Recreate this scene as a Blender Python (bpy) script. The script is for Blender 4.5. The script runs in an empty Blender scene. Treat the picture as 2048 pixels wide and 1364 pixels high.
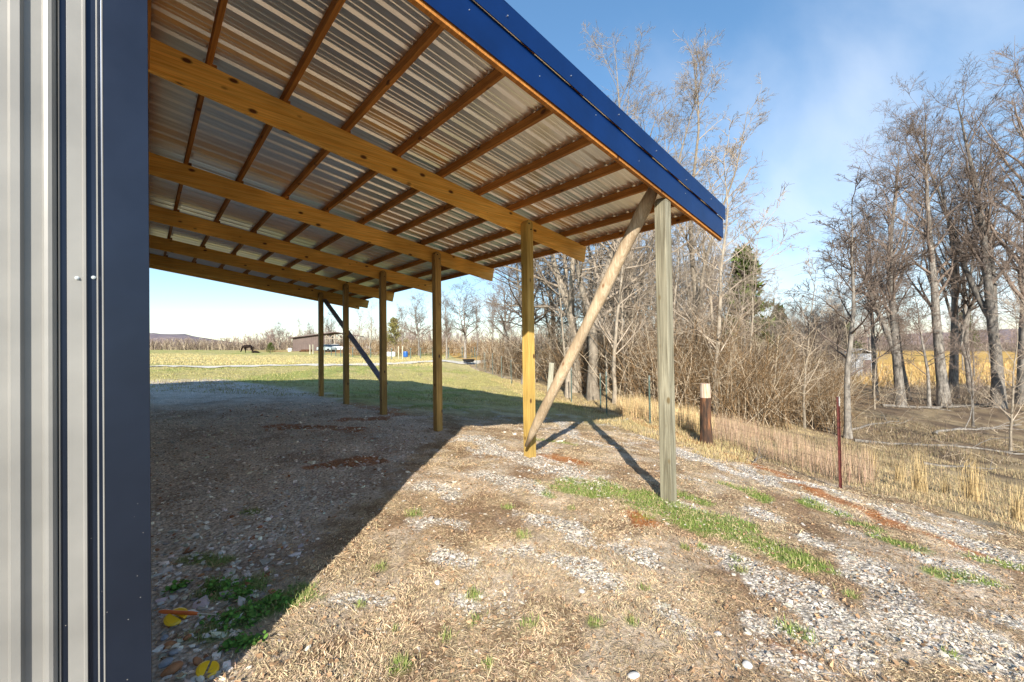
import bpy, math, random
import numpy as np
from mathutils import Matrix, Vector
R = math.radians
rng = np.random.default_rng(7)
random.seed(7)
S = bpy.context.scene
COL = S.collection
# ------------------------------------------------------------------ camera, sky, sun, exposure
W0, H0, FPX = 2048, 1364, 813.7449
CAM = np.array([0, 0, 1.5])
FW = np.array([0.67240465, 0.73990435, 0.02033566])
RT = np.array([0.74017239, -0.67229271, -0.01293583])
UP = np.array([-0.00410024, -0.02375, 0.99970952])
cam = bpy.data.objects.new('camera', bpy.data.cameras.new('camera')); COL.objects.link(cam)
m = Matrix.Identity(4)
for i in range(3):
    m[i][0] = RT[i]; m[i][1] = UP[i]; m[i][2] = -FW[i]; m[i][3] = CAM[i]
cam.matrix_world = m
cam.data.sensor_width = 36; cam.data.lens = FPX / W0 * 36
cam.data.clip_start = 0.02; cam.data.clip_end = 8000
S.camera = cam
SUN_AZ, SUN_EL = R(45.5), R(28.75)           # the light travels towards this azimuth (from +Y to +X)
sd_ = bpy.data.lights.new('sun', 'SUN'); sd_.energy = 3.2; sd_.angle = R(0.5); sd_.color = (1.0, 0.93, 0.82)
sun = bpy.data.objects.new('sun', sd_); COL.objects.link(sun)
ldir = Vector((math.sin(SUN_AZ) * math.cos(SUN_EL), math.cos(SUN_AZ) * math.cos(SUN_EL), -math.sin(SUN_EL)))
sun.rotation_euler = ldir.to_track_quat('-Z', 'Y').to_euler()
sun.location = (-20, -20, 20)
wd = bpy.data.worlds.new('World'); S.world = wd; wd.use_nodes = True
nt = wd.node_tree; nt.nodes.clear()
def N(nt, t, **k):
    n = nt.nodes.new(t)
    for a, b in k.items():
        if a == 'ins':
            for x, y in b.items(): n.inputs[x].default_value = y
        else: setattr(n, a, b)
    return n
sky = N(nt, 'ShaderNodeTexSky'); sky.sky_type = 'NISHITA'; sky.sun_disc = False
sky.sun_elevation = SUN_EL; sky.sun_rotation = SUN_AZ + math.pi; sky.air_density = 1.0; sky.dust_density = 0.25; sky.ozone_density = 2.0
SKY_STRENGTH = 0.116
bg = N(nt, 'ShaderNodeBackground', ins={'Strength': SKY_STRENGTH}); wo = N(nt, 'ShaderNodeOutputWorld')
tc = N(nt, 'ShaderNodeTexCoord')
# thin cirrus: noise on the direction projected on a high flat layer
sx = N(nt, 'ShaderNodeSeparateXYZ'); nt.links.new(tc.outputs['Generated'], sx.inputs[0])
mz = N(nt, 'ShaderNodeMath', operation='MAXIMUM', ins={1: 0.0}); nt.links.new(sx.outputs[2], mz.inputs[0])
az_ = N(nt, 'ShaderNodeMath', operation='ADD', ins={1: 0.18}); nt.links.new(mz.outputs[0], az_.inputs[0])
vx = N(nt, 'ShaderNodeMath', operation='DIVIDE'); vy = N(nt, 'ShaderNodeMath', operation='DIVIDE')
nt.links.new(sx.outputs[0], vx.inputs[0]); nt.links.new(az_.outputs[0], vx.inputs[1])
nt.links.new(sx.outputs[1], vy.inputs[0]); nt.links.new(az_.outputs[0], vy.inputs[1])
cx = N(nt, 'ShaderNodeCombineXYZ'); nt.links.new(vx.outputs[0], cx.inputs[0]); nt.links.new(vy.outputs[0], cx.inputs[1])
mp = N(nt, 'ShaderNodeMapping'); mp.inputs['Rotation'].default_value = (0, 0, R(70)); mp.inputs['Scale'].default_value = (0.55, 1.3, 1)
nt.links.new(cx.outputs[0], mp.inputs[0])
n1 = N(nt, 'ShaderNodeTexNoise', ins={'Scale': 1.5, 'Detail': 8, 'Roughness': 0.5, 'Distortion': 0.35}); nt.links.new(mp.outputs[0], n1.inputs[0])
# the cloud bank lies to the +X side (right of the view)
dirn = N(nt, 'ShaderNodeVectorMath', operation='DOT_PRODUCT'); dirn.inputs[1].default_value = (0.985, 0.17, 0.0)
nt.links.new(tc.outputs['Generated'], dirn.inputs[0])
mr = N(nt, 'ShaderNodeMapRange', ins={1: 0.62, 2: 1.0, 3: 0.0, 4: 0.42}); nt.links.new(dirn.outputs['Value'], mr.inputs[0])
ad = N(nt, 'ShaderNodeMath', operation='ADD'); nt.links.new(n1.outputs[0], ad.inputs[0]); nt.links.new(mr.outputs[0], ad.inputs[1])
cr = N(nt, 'ShaderNodeMapRange', ins={1: 0.60, 2: 1.06, 3: 0.0, 4: 0.5}); cr.interpolation_type = 'SMOOTHSTEP'; nt.links.new(ad.outputs[0], cr.inputs[0])
mix = N(nt, 'ShaderNodeMixRGB'); mix.inputs[2].default_value = (3.3, 3.5, 3.85, 1)
nt.links.new(cr.outputs[0], mix.inputs[0]); gm = N(nt, 'ShaderNodeGamma', ins={'Gamma': .72}); nt.links.new(sky.outputs[0], gm.inputs[0]); hsv = N(nt, 'ShaderNodeHueSaturation', ins={'Saturation': 1.36}); nt.links.new(gm.outputs[0], hsv.inputs['Color']); nt.links.new(hsv.outputs[0], mix.inputs[1])
nt.links.new(mix.outputs[0], bg.inputs[0]); nt.links.new(bg.outputs[0], wo.inputs[0])
S.view_settings.view_transform = 'Standard'; S.view_settings.look = 'None'; S.view_settings.gamma = 1
S.view_settings.exposure = 1.55
S.render.engine = 'CYCLES'
S.cycles.max_bounces = 12; S.cycles.diffuse_bounces = 8

# ------------------------------------------------------------------ helpers
def tag(o, label=None, cat=None, group=None, kind=None):
    if label: o['label'] = label
    if cat: o['category'] = cat
    if group: o['group'] = group
    if kind: o['kind'] = kind
    return o
def empty(name, loc=(0, 0, 0), rz=0):
    o = bpy.data.objects.new(name, None); COL.objects.link(o); o.location = loc; o.rotation_euler = (0, 0, rz); o.empty_display_size = .2
    return o
def mesh_np(name, V, F, mat, parent=None, cd=None, smooth=False, attrs=None):
    """V (n,3); F list of (k,nsides) int arrays"""
    me = bpy.data.meshes.new(name)
    V = np.asarray(V, np.float32); Fs = [np.asarray(f, np.int32) for f in (F if isinstance(F, list) else [F]) if len(f)]
    me.vertices.add(len(V)); me.vertices.foreach_set('co', V.ravel())
    loops = np.concatenate([f.ravel() for f in Fs]); tot = np.concatenate([np.full(len(f), f.shape[1], np.int32) for f in Fs])
    st = np.concatenate([[0], np.cumsum(tot)[:-1]]).astype(np.int32)
    me.loops.add(len(loops)); me.loops.foreach_set('vertex_index', loops)
    me.polygons.add(len(tot)); me.polygons.foreach_set('loop_start', st); me.polygons.foreach_set('loop_total', tot)
    me.polygons.foreach_set('use_smooth', np.full(len(tot), smooth, bool))
    me.update(calc_edges=True)
    if cd is not None:
        a = me.color_attributes.new('Cd', 'FLOAT_COLOR', 'POINT')
        c = np.ones((len(V), 4), np.float32); c[:, :3] = cd; a.data.foreach_set('color', c.ravel())
    for k, v in (attrs or {}).items():
        a = me.attributes.new(k, 'FLOAT', 'POINT'); a.data.foreach_set('value', np.asarray(v, np.float32))
    me.materials.append(mat)
    o = bpy.data.objects.new(name, me); COL.objects.link(o)
    if parent: o.parent = parent
    return o
class MB:
    def __init__(s): s.v = []; s.f = []
    def add(s, vs, fs):
        b = len(s.v); s.v += [tuple(map(float, v)) for v in vs]; s.f += [tuple(b + i for i in f) for f in fs]
    def box(s, x0, x1, y0, y1, z0, z1):
        s.add([(x0, y0, z0), (x1, y0, z0), (x1, y1, z0), (x0, y1, z0), (x0, y0, z1), (x1, y0, z1), (x1, y1, z1), (x0, y1, z1)],
              [(0, 3, 2, 1), (4, 5, 6, 7), (0, 1, 5, 4), (1, 2, 6, 5), (2, 3, 7, 6), (3, 0, 4, 7)])
    def prism(s, poly, a, b):
        """extrude a closed 3-D polygon from offset a to b (vectors)"""
        n = len(poly); P = [np.array(p) + a for p in poly] + [np.array(p) + b for p in poly]
        s.add(P, [tuple(range(n))[::-1], tuple(range(n, 2 * n))] + [(i, (i + 1) % n, n + (i + 1) % n, n + i) for i in range(n)])
    def bar(s, p, q, w, h, up=(0, 0, 1)):
        p = np.array(p, float); q = np.array(q, float); t = (q - p) / np.linalg.norm(q - p)
        sd = np.cross(t, up); sd /= np.linalg.norm(sd); u = np.cross(sd, t)
        c = [sd * w / 2 * a + u * h / 2 * b for a, b in ((-1, -1), (1, -1), (1, 1), (-1, 1))]
        s.prism([p + k for k in c], np.zeros(3), q - p)
    def tube(s, pts, rad, n=8, cap=True):
        pts = [np.array(p, float) for p in pts]; rad = rad if hasattr(rad, '__len__') else [rad] * len(pts)
        t0 = pts[-1] - pts[0]; t0 /= np.linalg.norm(t0); ref = np.array([0, 0, 1.]) if abs(t0[2]) < .9 else np.array([1., 0, 0])
        vs = []
        for i, p in enumerate(pts):
            t = pts[min(i + 1, len(pts) - 1)] - pts[max(i - 1, 0)]; t /= np.linalg.norm(t)
            u = np.cross(t, ref); u /= np.linalg.norm(u); v = np.cross(t, u)
            vs += [p + rad[i] * (u * math.cos(2 * math.pi * k / n) + v * math.sin(2 * math.pi * k / n)) for k in range(n)]
        fs = [(i * n + k, i * n + (k + 1) % n, (i + 1) * n + (k + 1) % n, (i + 1) * n + k) for i in range(len(pts) - 1) for k in range(n)]
        if cap: fs += [tuple(range(n))[::-1], tuple(range((len(pts) - 1) * n, len(pts) * n))]
        s.add(vs, fs)
    def build(s, name, mat, parent=None, bevel=0, smooth=False):
        me = bpy.data.meshes.new(name); me.from_pydata(s.v, [], s.f); me.update(); me.materials.append(mat)
        import bmesh
        bm = bmesh.new(); bm.from_mesh(me); bmesh.ops.recalc_face_normals(bm, faces=bm.faces); bm.to_mesh(me); bm.free()
        if smooth: me.polygons.foreach_set('use_smooth', np.ones(len(me.polygons), bool))
        o = bpy.data.objects.new(name, me); COL.objects.link(o)
        if parent: o.parent = parent
        if bevel:
            b = o.modifiers.new('bevel', 'BEVEL'); b.width = bevel; b.segments = 2; b.limit_method = 'ANGLE'
        return o
# value noise ------------------------------------------------------
_perm = rng.random((257, 257))
def vnoise(x, y):
    x = np.asarray(x, float); y = np.asarray(y, float)
    xi = np.floor(x).astype(int); yi = np.floor(y).astype(int); fx = x - xi; fy = y - yi
    fx = fx * fx * (3 - 2 * fx); fy = fy * fy * (3 - 2 * fy)
    a = _perm[xi % 257, yi % 257]; b = _perm[(xi + 1) % 257, yi % 257]; c = _perm[xi % 257, (yi + 1) % 257]; d = _perm[(xi + 1) % 257, (yi + 1) % 257]
    return (a * (1 - fx) + b * fx) * (1 - fy) + (c * (1 - fx) + d * fx) * fy
def fbm(x, y, o=4):
    s = 0; a = .5; t = 0
    for i in range(o):
        s = s + a * vnoise(x * 2 ** i + 13.7 * i, y * 2 ** i + 7.1 * i); t += a; a *= .5
    return s / t
def sst(a, b, x):
    if a > b: return 1 - sst(b, a, x)
    t = np.clip((x - a) / (b - a), 0, 1); return t * t * (3 - 2 * t)
def ray(px, py):
    return FW + RT * (px - 1024) / FPX - UP * (py - 682) / FPX
def at(px, py, dep): return CAM + ray(px, py) * dep
def xy(px, dep):
    p = at(px, 690, dep); return p[0], p[1]

# ------------------------------------------------------------------ terrain height
ctrl = [(4.24, 2.2, -.16), (4.24, 4.3, -.08), (4.24, 6.8, -.04), (4.24, 9.2, .01), (4.24, 11.5, .06), (4.24, 13.75, .05), (.6, 2.85, 0), (0, 0, 0),
        (4.95, 6.93, -.06), (8.8, 6.6, -.43), (10.15, 6.5, -.49), (7.33, 1.18, -.52), (9.04, 3.74, -.57), (9.78, 5.49, -.47), (9.96, 6.95, -.40),
        (11.13, 10.21, -.36), (12.4, 10.6, -.36), (13.93, 14.4, -.22), (15.9, 19.4, -.03), (19.1, 25.9, .1), (11.07, 19.05, -.1), (1.75, 20.5, .42),
        (6.77, -.44, -.55), (5.2, -2.5, -.6), (3, .4, -.13), (2, 1.4, -.05), (5.6, 1.0, -.32), (-4, -2, .02), (-10, -10, 0), (5, -10, -.7), (2, -4, -.15), (-6, 18, .3),
        (-12, 5, 0.1), (2, 5, .02), (1, 9, .06), (1, 13, .12), (6.5, 8.5, -.2), (7, 12, -.15), (7, 16, 0), (6.3, 4.3, -.27), (-30, -30, 0), (30, -60, -3), (-60, 30, 1)]
def cp(px, py, dep):
    p = at(px, py, dep); ctrl.append(tuple(p))
for c in ((1900, 806, 26), (1690, 876, 12.5), (2030, 905, 11), (1500, 872, 10), (1300, 800, 14), (1230, 780, 17), (1400, 790, 19), (1600, 800, 20), (2048, 800, 25), (2300, 900, 18), (2600, 900, 25),
          (1900, 742, 52), (1600, 742, 50), (2150, 742, 52), (1950, 706, 105), (1300, 716, 70), (1080, 745, 30), (2500, 720, 100), (2600, 700, 240), (1900, 694, 240), (1400, 696, 230), (1000, 699, 230),
          (400, 734, 25), (640, 731, 26), (900, 724, 32), (980, 722, 36), (300, 734, 24), (50, 740, 24), (700, 719, 46), (820, 717, 50), (930, 716, 48), (1000, 714, 50), (350, 703, 75), (500, 705.5, 73), (620, 702, 88), (760, 702, 84), (880, 700, 84),
          (300, 700, 110), (500, 700, 120), (800, 697, 130), (300, 697, 230), (600, 697, 230), (0, 697, 200), (-400, 700, 100)):
    cp(*c)
ctrl = np.array(ctrl)
def warp(x, y):
    r = np.sqrt(x * x + y * y) + 1e-6; k = np.log1p(r / 4.0) / r * 4; return x * k, y * k
_cu, _cv = warp(ctrl[:, 0], ctrl[:, 1])
def _tpsk(r2): return np.where(r2 > 1e-12, r2 * np.log(np.maximum(r2, 1e-12)), 0)
_n = len(ctrl); _A = np.zeros((_n + 3, _n + 3)); _A[:_n, :_n] = _tpsk((_cu[:, None] - _cu) ** 2 + (_cv[:, None] - _cv) ** 2) + np.eye(_n) * .06
_A[:_n, _n] = 1; _A[:_n, _n + 1] = _cu; _A[:_n, _n + 2] = _cv; _A[_n:, :_n] = _A[:_n, _n:].T
_w = np.linalg.solve(_A, np.concatenate([ctrl[:, 2], [0, 0, 0]]))
def T(x, y, fine=True):
    x = np.atleast_1d(np.asarray(x, float)); y = np.atleast_1d(np.asarray(y, float)); out = np.empty(x.shape)
    xf = x.ravel(); yf = y.ravel(); o = np.empty(xf.size)
    for i in range(0, xf.size, 20000):
        u, v = warp(xf[i:i + 20000], yf[i:i + 20000])
        k = _tpsk((u[:, None] - _cu) ** 2 + (v[:, None] - _cv) ** 2)
        o[i:i + 20000] = k @ _w[:_n] + _w[_n] + _w[_n + 1] * u + _w[_n + 2] * v
    r = np.hypot(xf, yf)
    o = np.clip(o, -6, 6); o = o * (1 - sst(250, 500, r)) + 1.0 * sst(250, 500, r)
    if fine:
        nf = sst(1.5, 5, r) * .7 + .3
        o += (fbm(xf * .7, yf * .7, 3) - .5) * .10 * nf + (fbm(xf * 2.2 + 9, yf * 2.2, 3) - .5) * .075 + (fbm(xf * 14, yf * 14 + 3, 2) - .5) * .012
    return o.reshape(x.shape)
def gz(x, y): return float(T(x, y)[0])
def G(px, py):
    d = ray(px, py); t = np.geomspace(.8, 300, 500)
    P = CAM + d * t[:, None]; h = P[:, 2] - T(P[:, 0], P[:, 1], False)
    k = np.argmax(h < 0) if (h < 0).any() else len(t) - 1
    a, b = t[max(k - 1, 0)], t[k]
    for _ in range(12):
        c = (a + b) / 2; p = CAM + d * c
        if p[2] - T(p[0], p[1], False)[0] < 0: b = c
        else: a = c
    p = CAM + d * a; return p[0], p[1]
FENCE = np.array([(2.6, -6.2), (5.1, -2.6), (6.77, -.44), (7.33, 1.18 - .35), (9.04, 3.74), (9.85, 5.6), (10.2, 7.2), (11.6, 10.3), (13.9, 14.4), (15.9, 19.4), (19.1, 25.9), (25, 36)])
def pdist(x, y, pl, signed=False):
    best = np.full(np.shape(x), 1e9); sg = np.ones(np.shape(x))
    for (ax, ay), (bx, by) in zip(pl[:-1], pl[1:]):
        dx, dy = bx - ax, by - ay; L = dx * dx + dy * dy + 1e-12
        t = np.clip(((x - ax) * dx + (y - ay) * dy) / L, 0, 1)
        d = np.hypot(x - ax - t * dx, y - ay - t * dy); cr_ = dx * (y - ay) - dy * (x - ax)
        sg = np.where(d < best, np.where(cr_ < 0, 1, -1), sg); best = np.minimum(best, d)
    return best * sg if signed else best
GR = [([(1388, 912), (1464, 941), (1556, 956), (1629, 970), (1687, 992), (1775, 1025), (1866, 1058), (1957, 1094), (2060, 1135)], .11),
      ([(1484, 934), (1556, 970), (1629, 1003), (1700, 1030)], .09),
      ([(1440, 1100), (1500, 1125), (1592, 1158), (1556, 1184), (1610, 1206), (1665, 1235), (1702, 1279), (1709, 1300)], .12),
      ([(1530, 1140), (1590, 1190)], .12), ([(1636, 1089), (1702, 1107), (1738, 1155), (1786, 1184), (1811, 1220), (1866, 1250), (1957, 1308), (2023, 1352), (2080, 1400)], .11),
      ([(1900, 1290), (2060, 1340)], .2), ([(1976, 1235), (2060, 1258)], .1), ([(1504, 1235), (1556, 1253), (1629, 1286)], .1), ([(1322, 1213), (1366, 1250)], .07), ([(1556, 1315), (1629, 1337)], .07),
      ([(941, 873), (1001, 903), (1077, 925), (1145, 948)], .24), ([(832, 974), (888, 978)], .14), ([(851, 1046), (911, 1046)], .09), ([(964, 952), (1077, 978)], .13),
      ([(1047, 1027), (1130, 1046), (1190, 1091)], .08), ([(1115, 1114), (1171, 1140), (1220, 1163)], .09), ([(1220, 1091), (1280, 1114)], .09), ([(1009, 1106), (1054, 1100)], .04), ([(888, 1114), (941, 1129)], .06),
      ([(1122, 848), (1152, 875), (1206, 894)], .16), ([(1353, 905), (1407, 924), (1458, 940)], .14), ([(1345, 1005), (1400, 1012)], .07), ([(700, 1200), (760, 1205)], .05), ([(920, 1200), (940, 1215)], .05),
      ([(1860, 1130), (1900, 1140), (1960, 1150)], .07), ([(1500, 1015), (1560, 1040)], .07)]
GN = [([(1130, 975), (1180, 978), (1250, 990), (1300, 1015), (1380, 1035), (1440, 1050), (1500, 1080), (1560, 1105)], .24), ([(1230, 985), (1330, 1010), (1400, 1035)], .26), ([(1350, 985), (1408, 1003)], .09),
      ([(1460, 970), (1530, 1000)], .08), ([(1620, 1008), (1690, 1028)], .08), ([(1710, 1045), (1750, 1060)], .06), ([(1080, 880), (1150, 892)], .08),
      ([(1760, 1080), (1840, 1105)], .06), ([(1960, 1120), (2030, 1135)], .06), ([(1880, 1155), (1990, 1175)], .05), ([(1570, 1250), (1600, 1268)], .04),
      ([(770, 800), (850, 812), (920, 816)], .5), ([(420, 1185), (470, 1180), (520, 1175)], .07), ([(440, 1260), (480, 1240), (520, 1210), (590, 1200)], .08), ([(390, 1110), (440, 1120)], .05), ([(500, 1020), (512, 1020)], .03)]
CL = [([(1020, 906), (1060, 912), (1100, 910), (1170, 926)], .1), ([(1240, 825), (1300, 850), (1380, 880), (1420, 892)], .14), ([(1440, 905), (1540, 940), (1640, 985), (1700, 1010), (1800, 1052), (1900, 1085), (2060, 1145)], .13),
      ([(700, 805), (740, 815), (800, 830)], .25), ([(690, 838), (760, 835)], .2), ([(560, 850), (700, 860)], .2), ([(1270, 1030), (1300, 1050)], .08), ([(1560, 1300), (1610, 1315)], .04), ([(640, 930), (760, 920)], .15)]
def wpl(L): return [(np.array([G(*q) for q in pl]), w) for pl, w in L]
GR, GN, CL = wpl(GR), wpl(GN), wpl(CL)
TUFTS = [(829, 1028, 1.5), (760, 1135, 1), (830, 1120, .9), (945, 1190, 1.2), (958, 1093, 1), (1045, 1073, 1.2), (1015, 1010, 1), (1075, 1155, .8), (1060, 1252, 1.1), (1035, 1265, .9), (953, 1240, .8), (893, 1268, .7),
         (662, 1268, 1.1), (800, 1325, 1), (895, 1318, .8), (1190, 1250, .8), (1265, 1245, .8), (1655, 1020, 1.6), (1640, 1016, 1.3), (917, 990, 1), (1143, 1012, .8), (975, 1330, .7), (1234, 1052, .8), (722, 1215, .6),
         (1480, 1135, .8), (1405, 1090, .8), (1370, 1095, .7), (1820, 1300, .7), (1285, 1175, .8), (1700, 1190, .8), (1900, 1312, .7), (790, 1260, .5), (605, 1345, 1.0), (1118, 965, .8), (1290, 950, .7)]
TUFTS = [(*G(a, b), s) for i_, (a, b, s) in enumerate(TUFTS) if i_ % 5 not in (2, 4) or i_ in (24, 29)]
def wsum(x, y, L, nz, soft=.10):
    w = np.zeros(np.shape(x))
    for pl, wd_ in L:
        d = pdist(x, y, pl); w = np.maximum(w, 1 - sst(wd_ * .7, wd_ * 1.25 + soft * .6, d + (nz - .5) * wd_ * 3.0))
    return w
def masks(x, y):
    n = fbm(x * 5, y * 5, 4); n2 = fbm(x * 1.3 + 40, y * 1.3, 4)
    r = np.hypot(x, y); near = 1 - sst(9, 16, r)
    sdf = pdist(x, y, FENCE, True)
    g = wsum(x, y, GR, n) * near; g = np.maximum(g, sst(.64, .76, fbm(x * 2.6 + 5, y * 2.6 + 50, 4)) * near * .6 * (sdf < -.1) * sst(.8, 2.5, x))
    gn = wsum(x, y, GN, n) * near; cl = wsum(x, y, CL, n) * near
    for tx, ty, s in TUFTS:
        d = np.hypot(x - tx, y - ty); gn = np.maximum(gn, .8 * (1 - sst(.02 * s, .075 * s, d + (n - .5) * .05)))
    # gravel pad under the roof and beside the building, outlined along the cast shadow
    pad = (1 - sst(3.9, 4.9, x + (n2 - .5) * 1.6)) * sst(-.15, .75, y - 2.35 - .93 * x + (n2 - .5) * 1.2 + (n - .5) * .7) * (1 - sst(15.5, 17.0, y - 5 * sst(4.5, 1.5, x) + (n2 - .5) * 2))
    pad = np.maximum(pad, (1 - sst(.18, .5, x + (n - .5) * .3)) * sst(.6, 1.4, y) * near)
    return dict(g=g, gn=gn, cl=cl, pad=pad, sdf=sdf, r=r, n=n, n2=n2)
def lerp(a, b, t): return a * (1 - t[..., None]) + np.array(b) * t[..., None]
def gcolor(x, y):
    k = masks(x, y); n, n2, r, sdf = k['n'], k['n2'], k['r'], k['sdf']
    n3 = fbm(x * .35 + 3, y * .35, 4); n4 = fbm(x * .08 + 3, y * .08 + 8, 4)
    dep = x * FW[0] + y * FW[1]
    c = np.tile(np.array([.27, .18, .105]), (x.size, 1)).reshape(*x.shape, 3)
    c = lerp(c, (.42, .31, .19), sst(.4, .65, n)); c = lerp(c, (.25, .155, .095), sst(.52, .75, n2) * .5)
    c = lerp(c, (.60, .50, .38), sst(.46, .62, fbm(x * 1.9 + 21, y * 1.9 + 4, 4)) * .75)
    # yard grass behind the shed roof shadow and the field
    f = sst(8.5, 14, r + (n2 - .5) * 3) * (sdf < 0)
    fc = np.tile(np.array([.40, .35, .13]), (x.size, 1)).reshape(*x.shape, 3)
    fc = lerp(fc, (.28, .30, .08), sst(.45, .62, n3)); fc = lerp(fc, (.44, .36, .17), sst(.5, .65, n2) * .7)
    fc = lerp(fc, (.20, .17, .10), sst(.66, .8, n) * .6)
    c = c * (1 - f[..., None]) + fc * f[..., None]
    pale = sst(27, 31, dep + (n3 - .5) * 4) * (1 - sst(52, 64, dep + (n3 - .5) * 12)) * (1 - sst(22, 30, x)) * (sdf < 0)
    c = lerp(c, (.50, .42, .20), pale * .85)
    redd = sst(68, 74, dep) * (1 - sst(100, 130, dep)) * sst(16, 22, x) * (1 - sst(60, 70, x)); c = lerp(c, (.36, .16, .07), redd * sst(.4, .6, n4 * .6 + n3 * .4) * .9)
    c = lerp(c, (.72, .60, .49), k['pad']); c = lerp(c, (.47, .36, .28), k['pad'] * sst(.55, .7, n2) * .7); c = lerp(c, (.80, .74, .68), k['pad'] * sst(.55, .75, n) * .5)  # pad gravel colours raised to brighten the ground lying in shade
    # beyond the fence
    bl = sst(0, .5, sdf)
    v = np.tile(np.array([.34, .26, .15]), (x.size, 1)).reshape(*x.shape, 3)
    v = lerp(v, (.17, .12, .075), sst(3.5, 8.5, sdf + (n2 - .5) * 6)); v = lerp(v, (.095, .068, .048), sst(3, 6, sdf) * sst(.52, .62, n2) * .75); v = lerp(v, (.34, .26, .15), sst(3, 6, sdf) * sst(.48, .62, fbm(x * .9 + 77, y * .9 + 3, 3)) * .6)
    v = lerp(v, (.50, .31, .09), sst(33, 40, dep + (n3 - .5) * 8) * (1 - sst(105, 140, dep)))
    c = c * (1 - bl[..., None]) + v * bl[..., None]
    edge = np.exp(-((sdf + .12) / .22) ** 2) * (1 - sst(14, 20, r)); c = lerp(c, (.17, .095, .035), edge * sst(.38, .6, n) * .9)
    c = lerp(c, (.40, .15, .045), k['cl'] * .85)
    c = lerp(c, (.62, .58, .52), k['g'] * .85); c = lerp(c, (.17, .26, .04), k['gn'] * .85)
    return c, np.clip(np.maximum(k['g'], k['pad'] * .8), 0, 1), k

# ------------------------------------------------------------------ materials
def newmat(name, rough=.6, metal=0, col=(.5, .5, .5), spec=.5):
    m_ = bpy.data.materials.new(name); m_.use_nodes = True; t = m_.node_tree; b = t.nodes['Principled BSDF']
    b.inputs['Roughness'].default_value = rough; b.inputs['Metallic'].default_value = metal; b.inputs['Base Color'].default_value = (*col, 1)
    b.inputs['Specular IOR Level'].default_value = spec
    return m_, t, b
def ramp(t, stops, fac):
    r_ = t.nodes.new('ShaderNodeValToRGB'); e = r_.color_ramp.elements
    while len(e) < len(stops): e.new(.5)
    for i, (p, c) in enumerate(stops): e[i].position = p; e[i].color = (*c, 1)
    t.links.new(fac, r_.inputs[0]); return r_
def bump(t, b, h, s, d):
    n_ = N(t, 'ShaderNodeBump', ins={'Strength': s, 'Distance': d}); t.links.new(h, n_.inputs['Height']); t.links.new(n_.outputs[0], b.inputs['Normal']); return n_
def noisemat(name, c1, c2, scale=8, rough=.7, stretch=(1, 1, 1), bmp=0, bd=.01, metal=0, detail=6, lo=.35, hi=.65, spec=.5, coord='Object', c3=None):
    m_, t, b = newmat(name, rough, metal, spec=spec)
    co = N(t, 'ShaderNodeTexCoord'); mp_ = N(t, 'ShaderNodeMapping'); mp_.inputs['Scale'].default_value = stretch
    t.links.new(co.outputs[coord], mp_.inputs[0]); n_ = N(t, 'ShaderNodeTexNoise', ins={'Scale': scale, 'Detail': detail, 'Roughness': .6}); t.links.new(mp_.outputs[0], n_.inputs[0])
    st = [(lo, c1), (hi, c2)] if c3 is None else [(lo, c1), ((lo + hi) / 2, c3), (hi, c2)]
    r_ = ramp(t, st, n_.outputs[0]); t.links.new(r_.outputs[0], b.inputs['Base Color'])
    if bmp: bump(t, b, n_.outputs[0], bmp, bd)
    return m_
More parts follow.
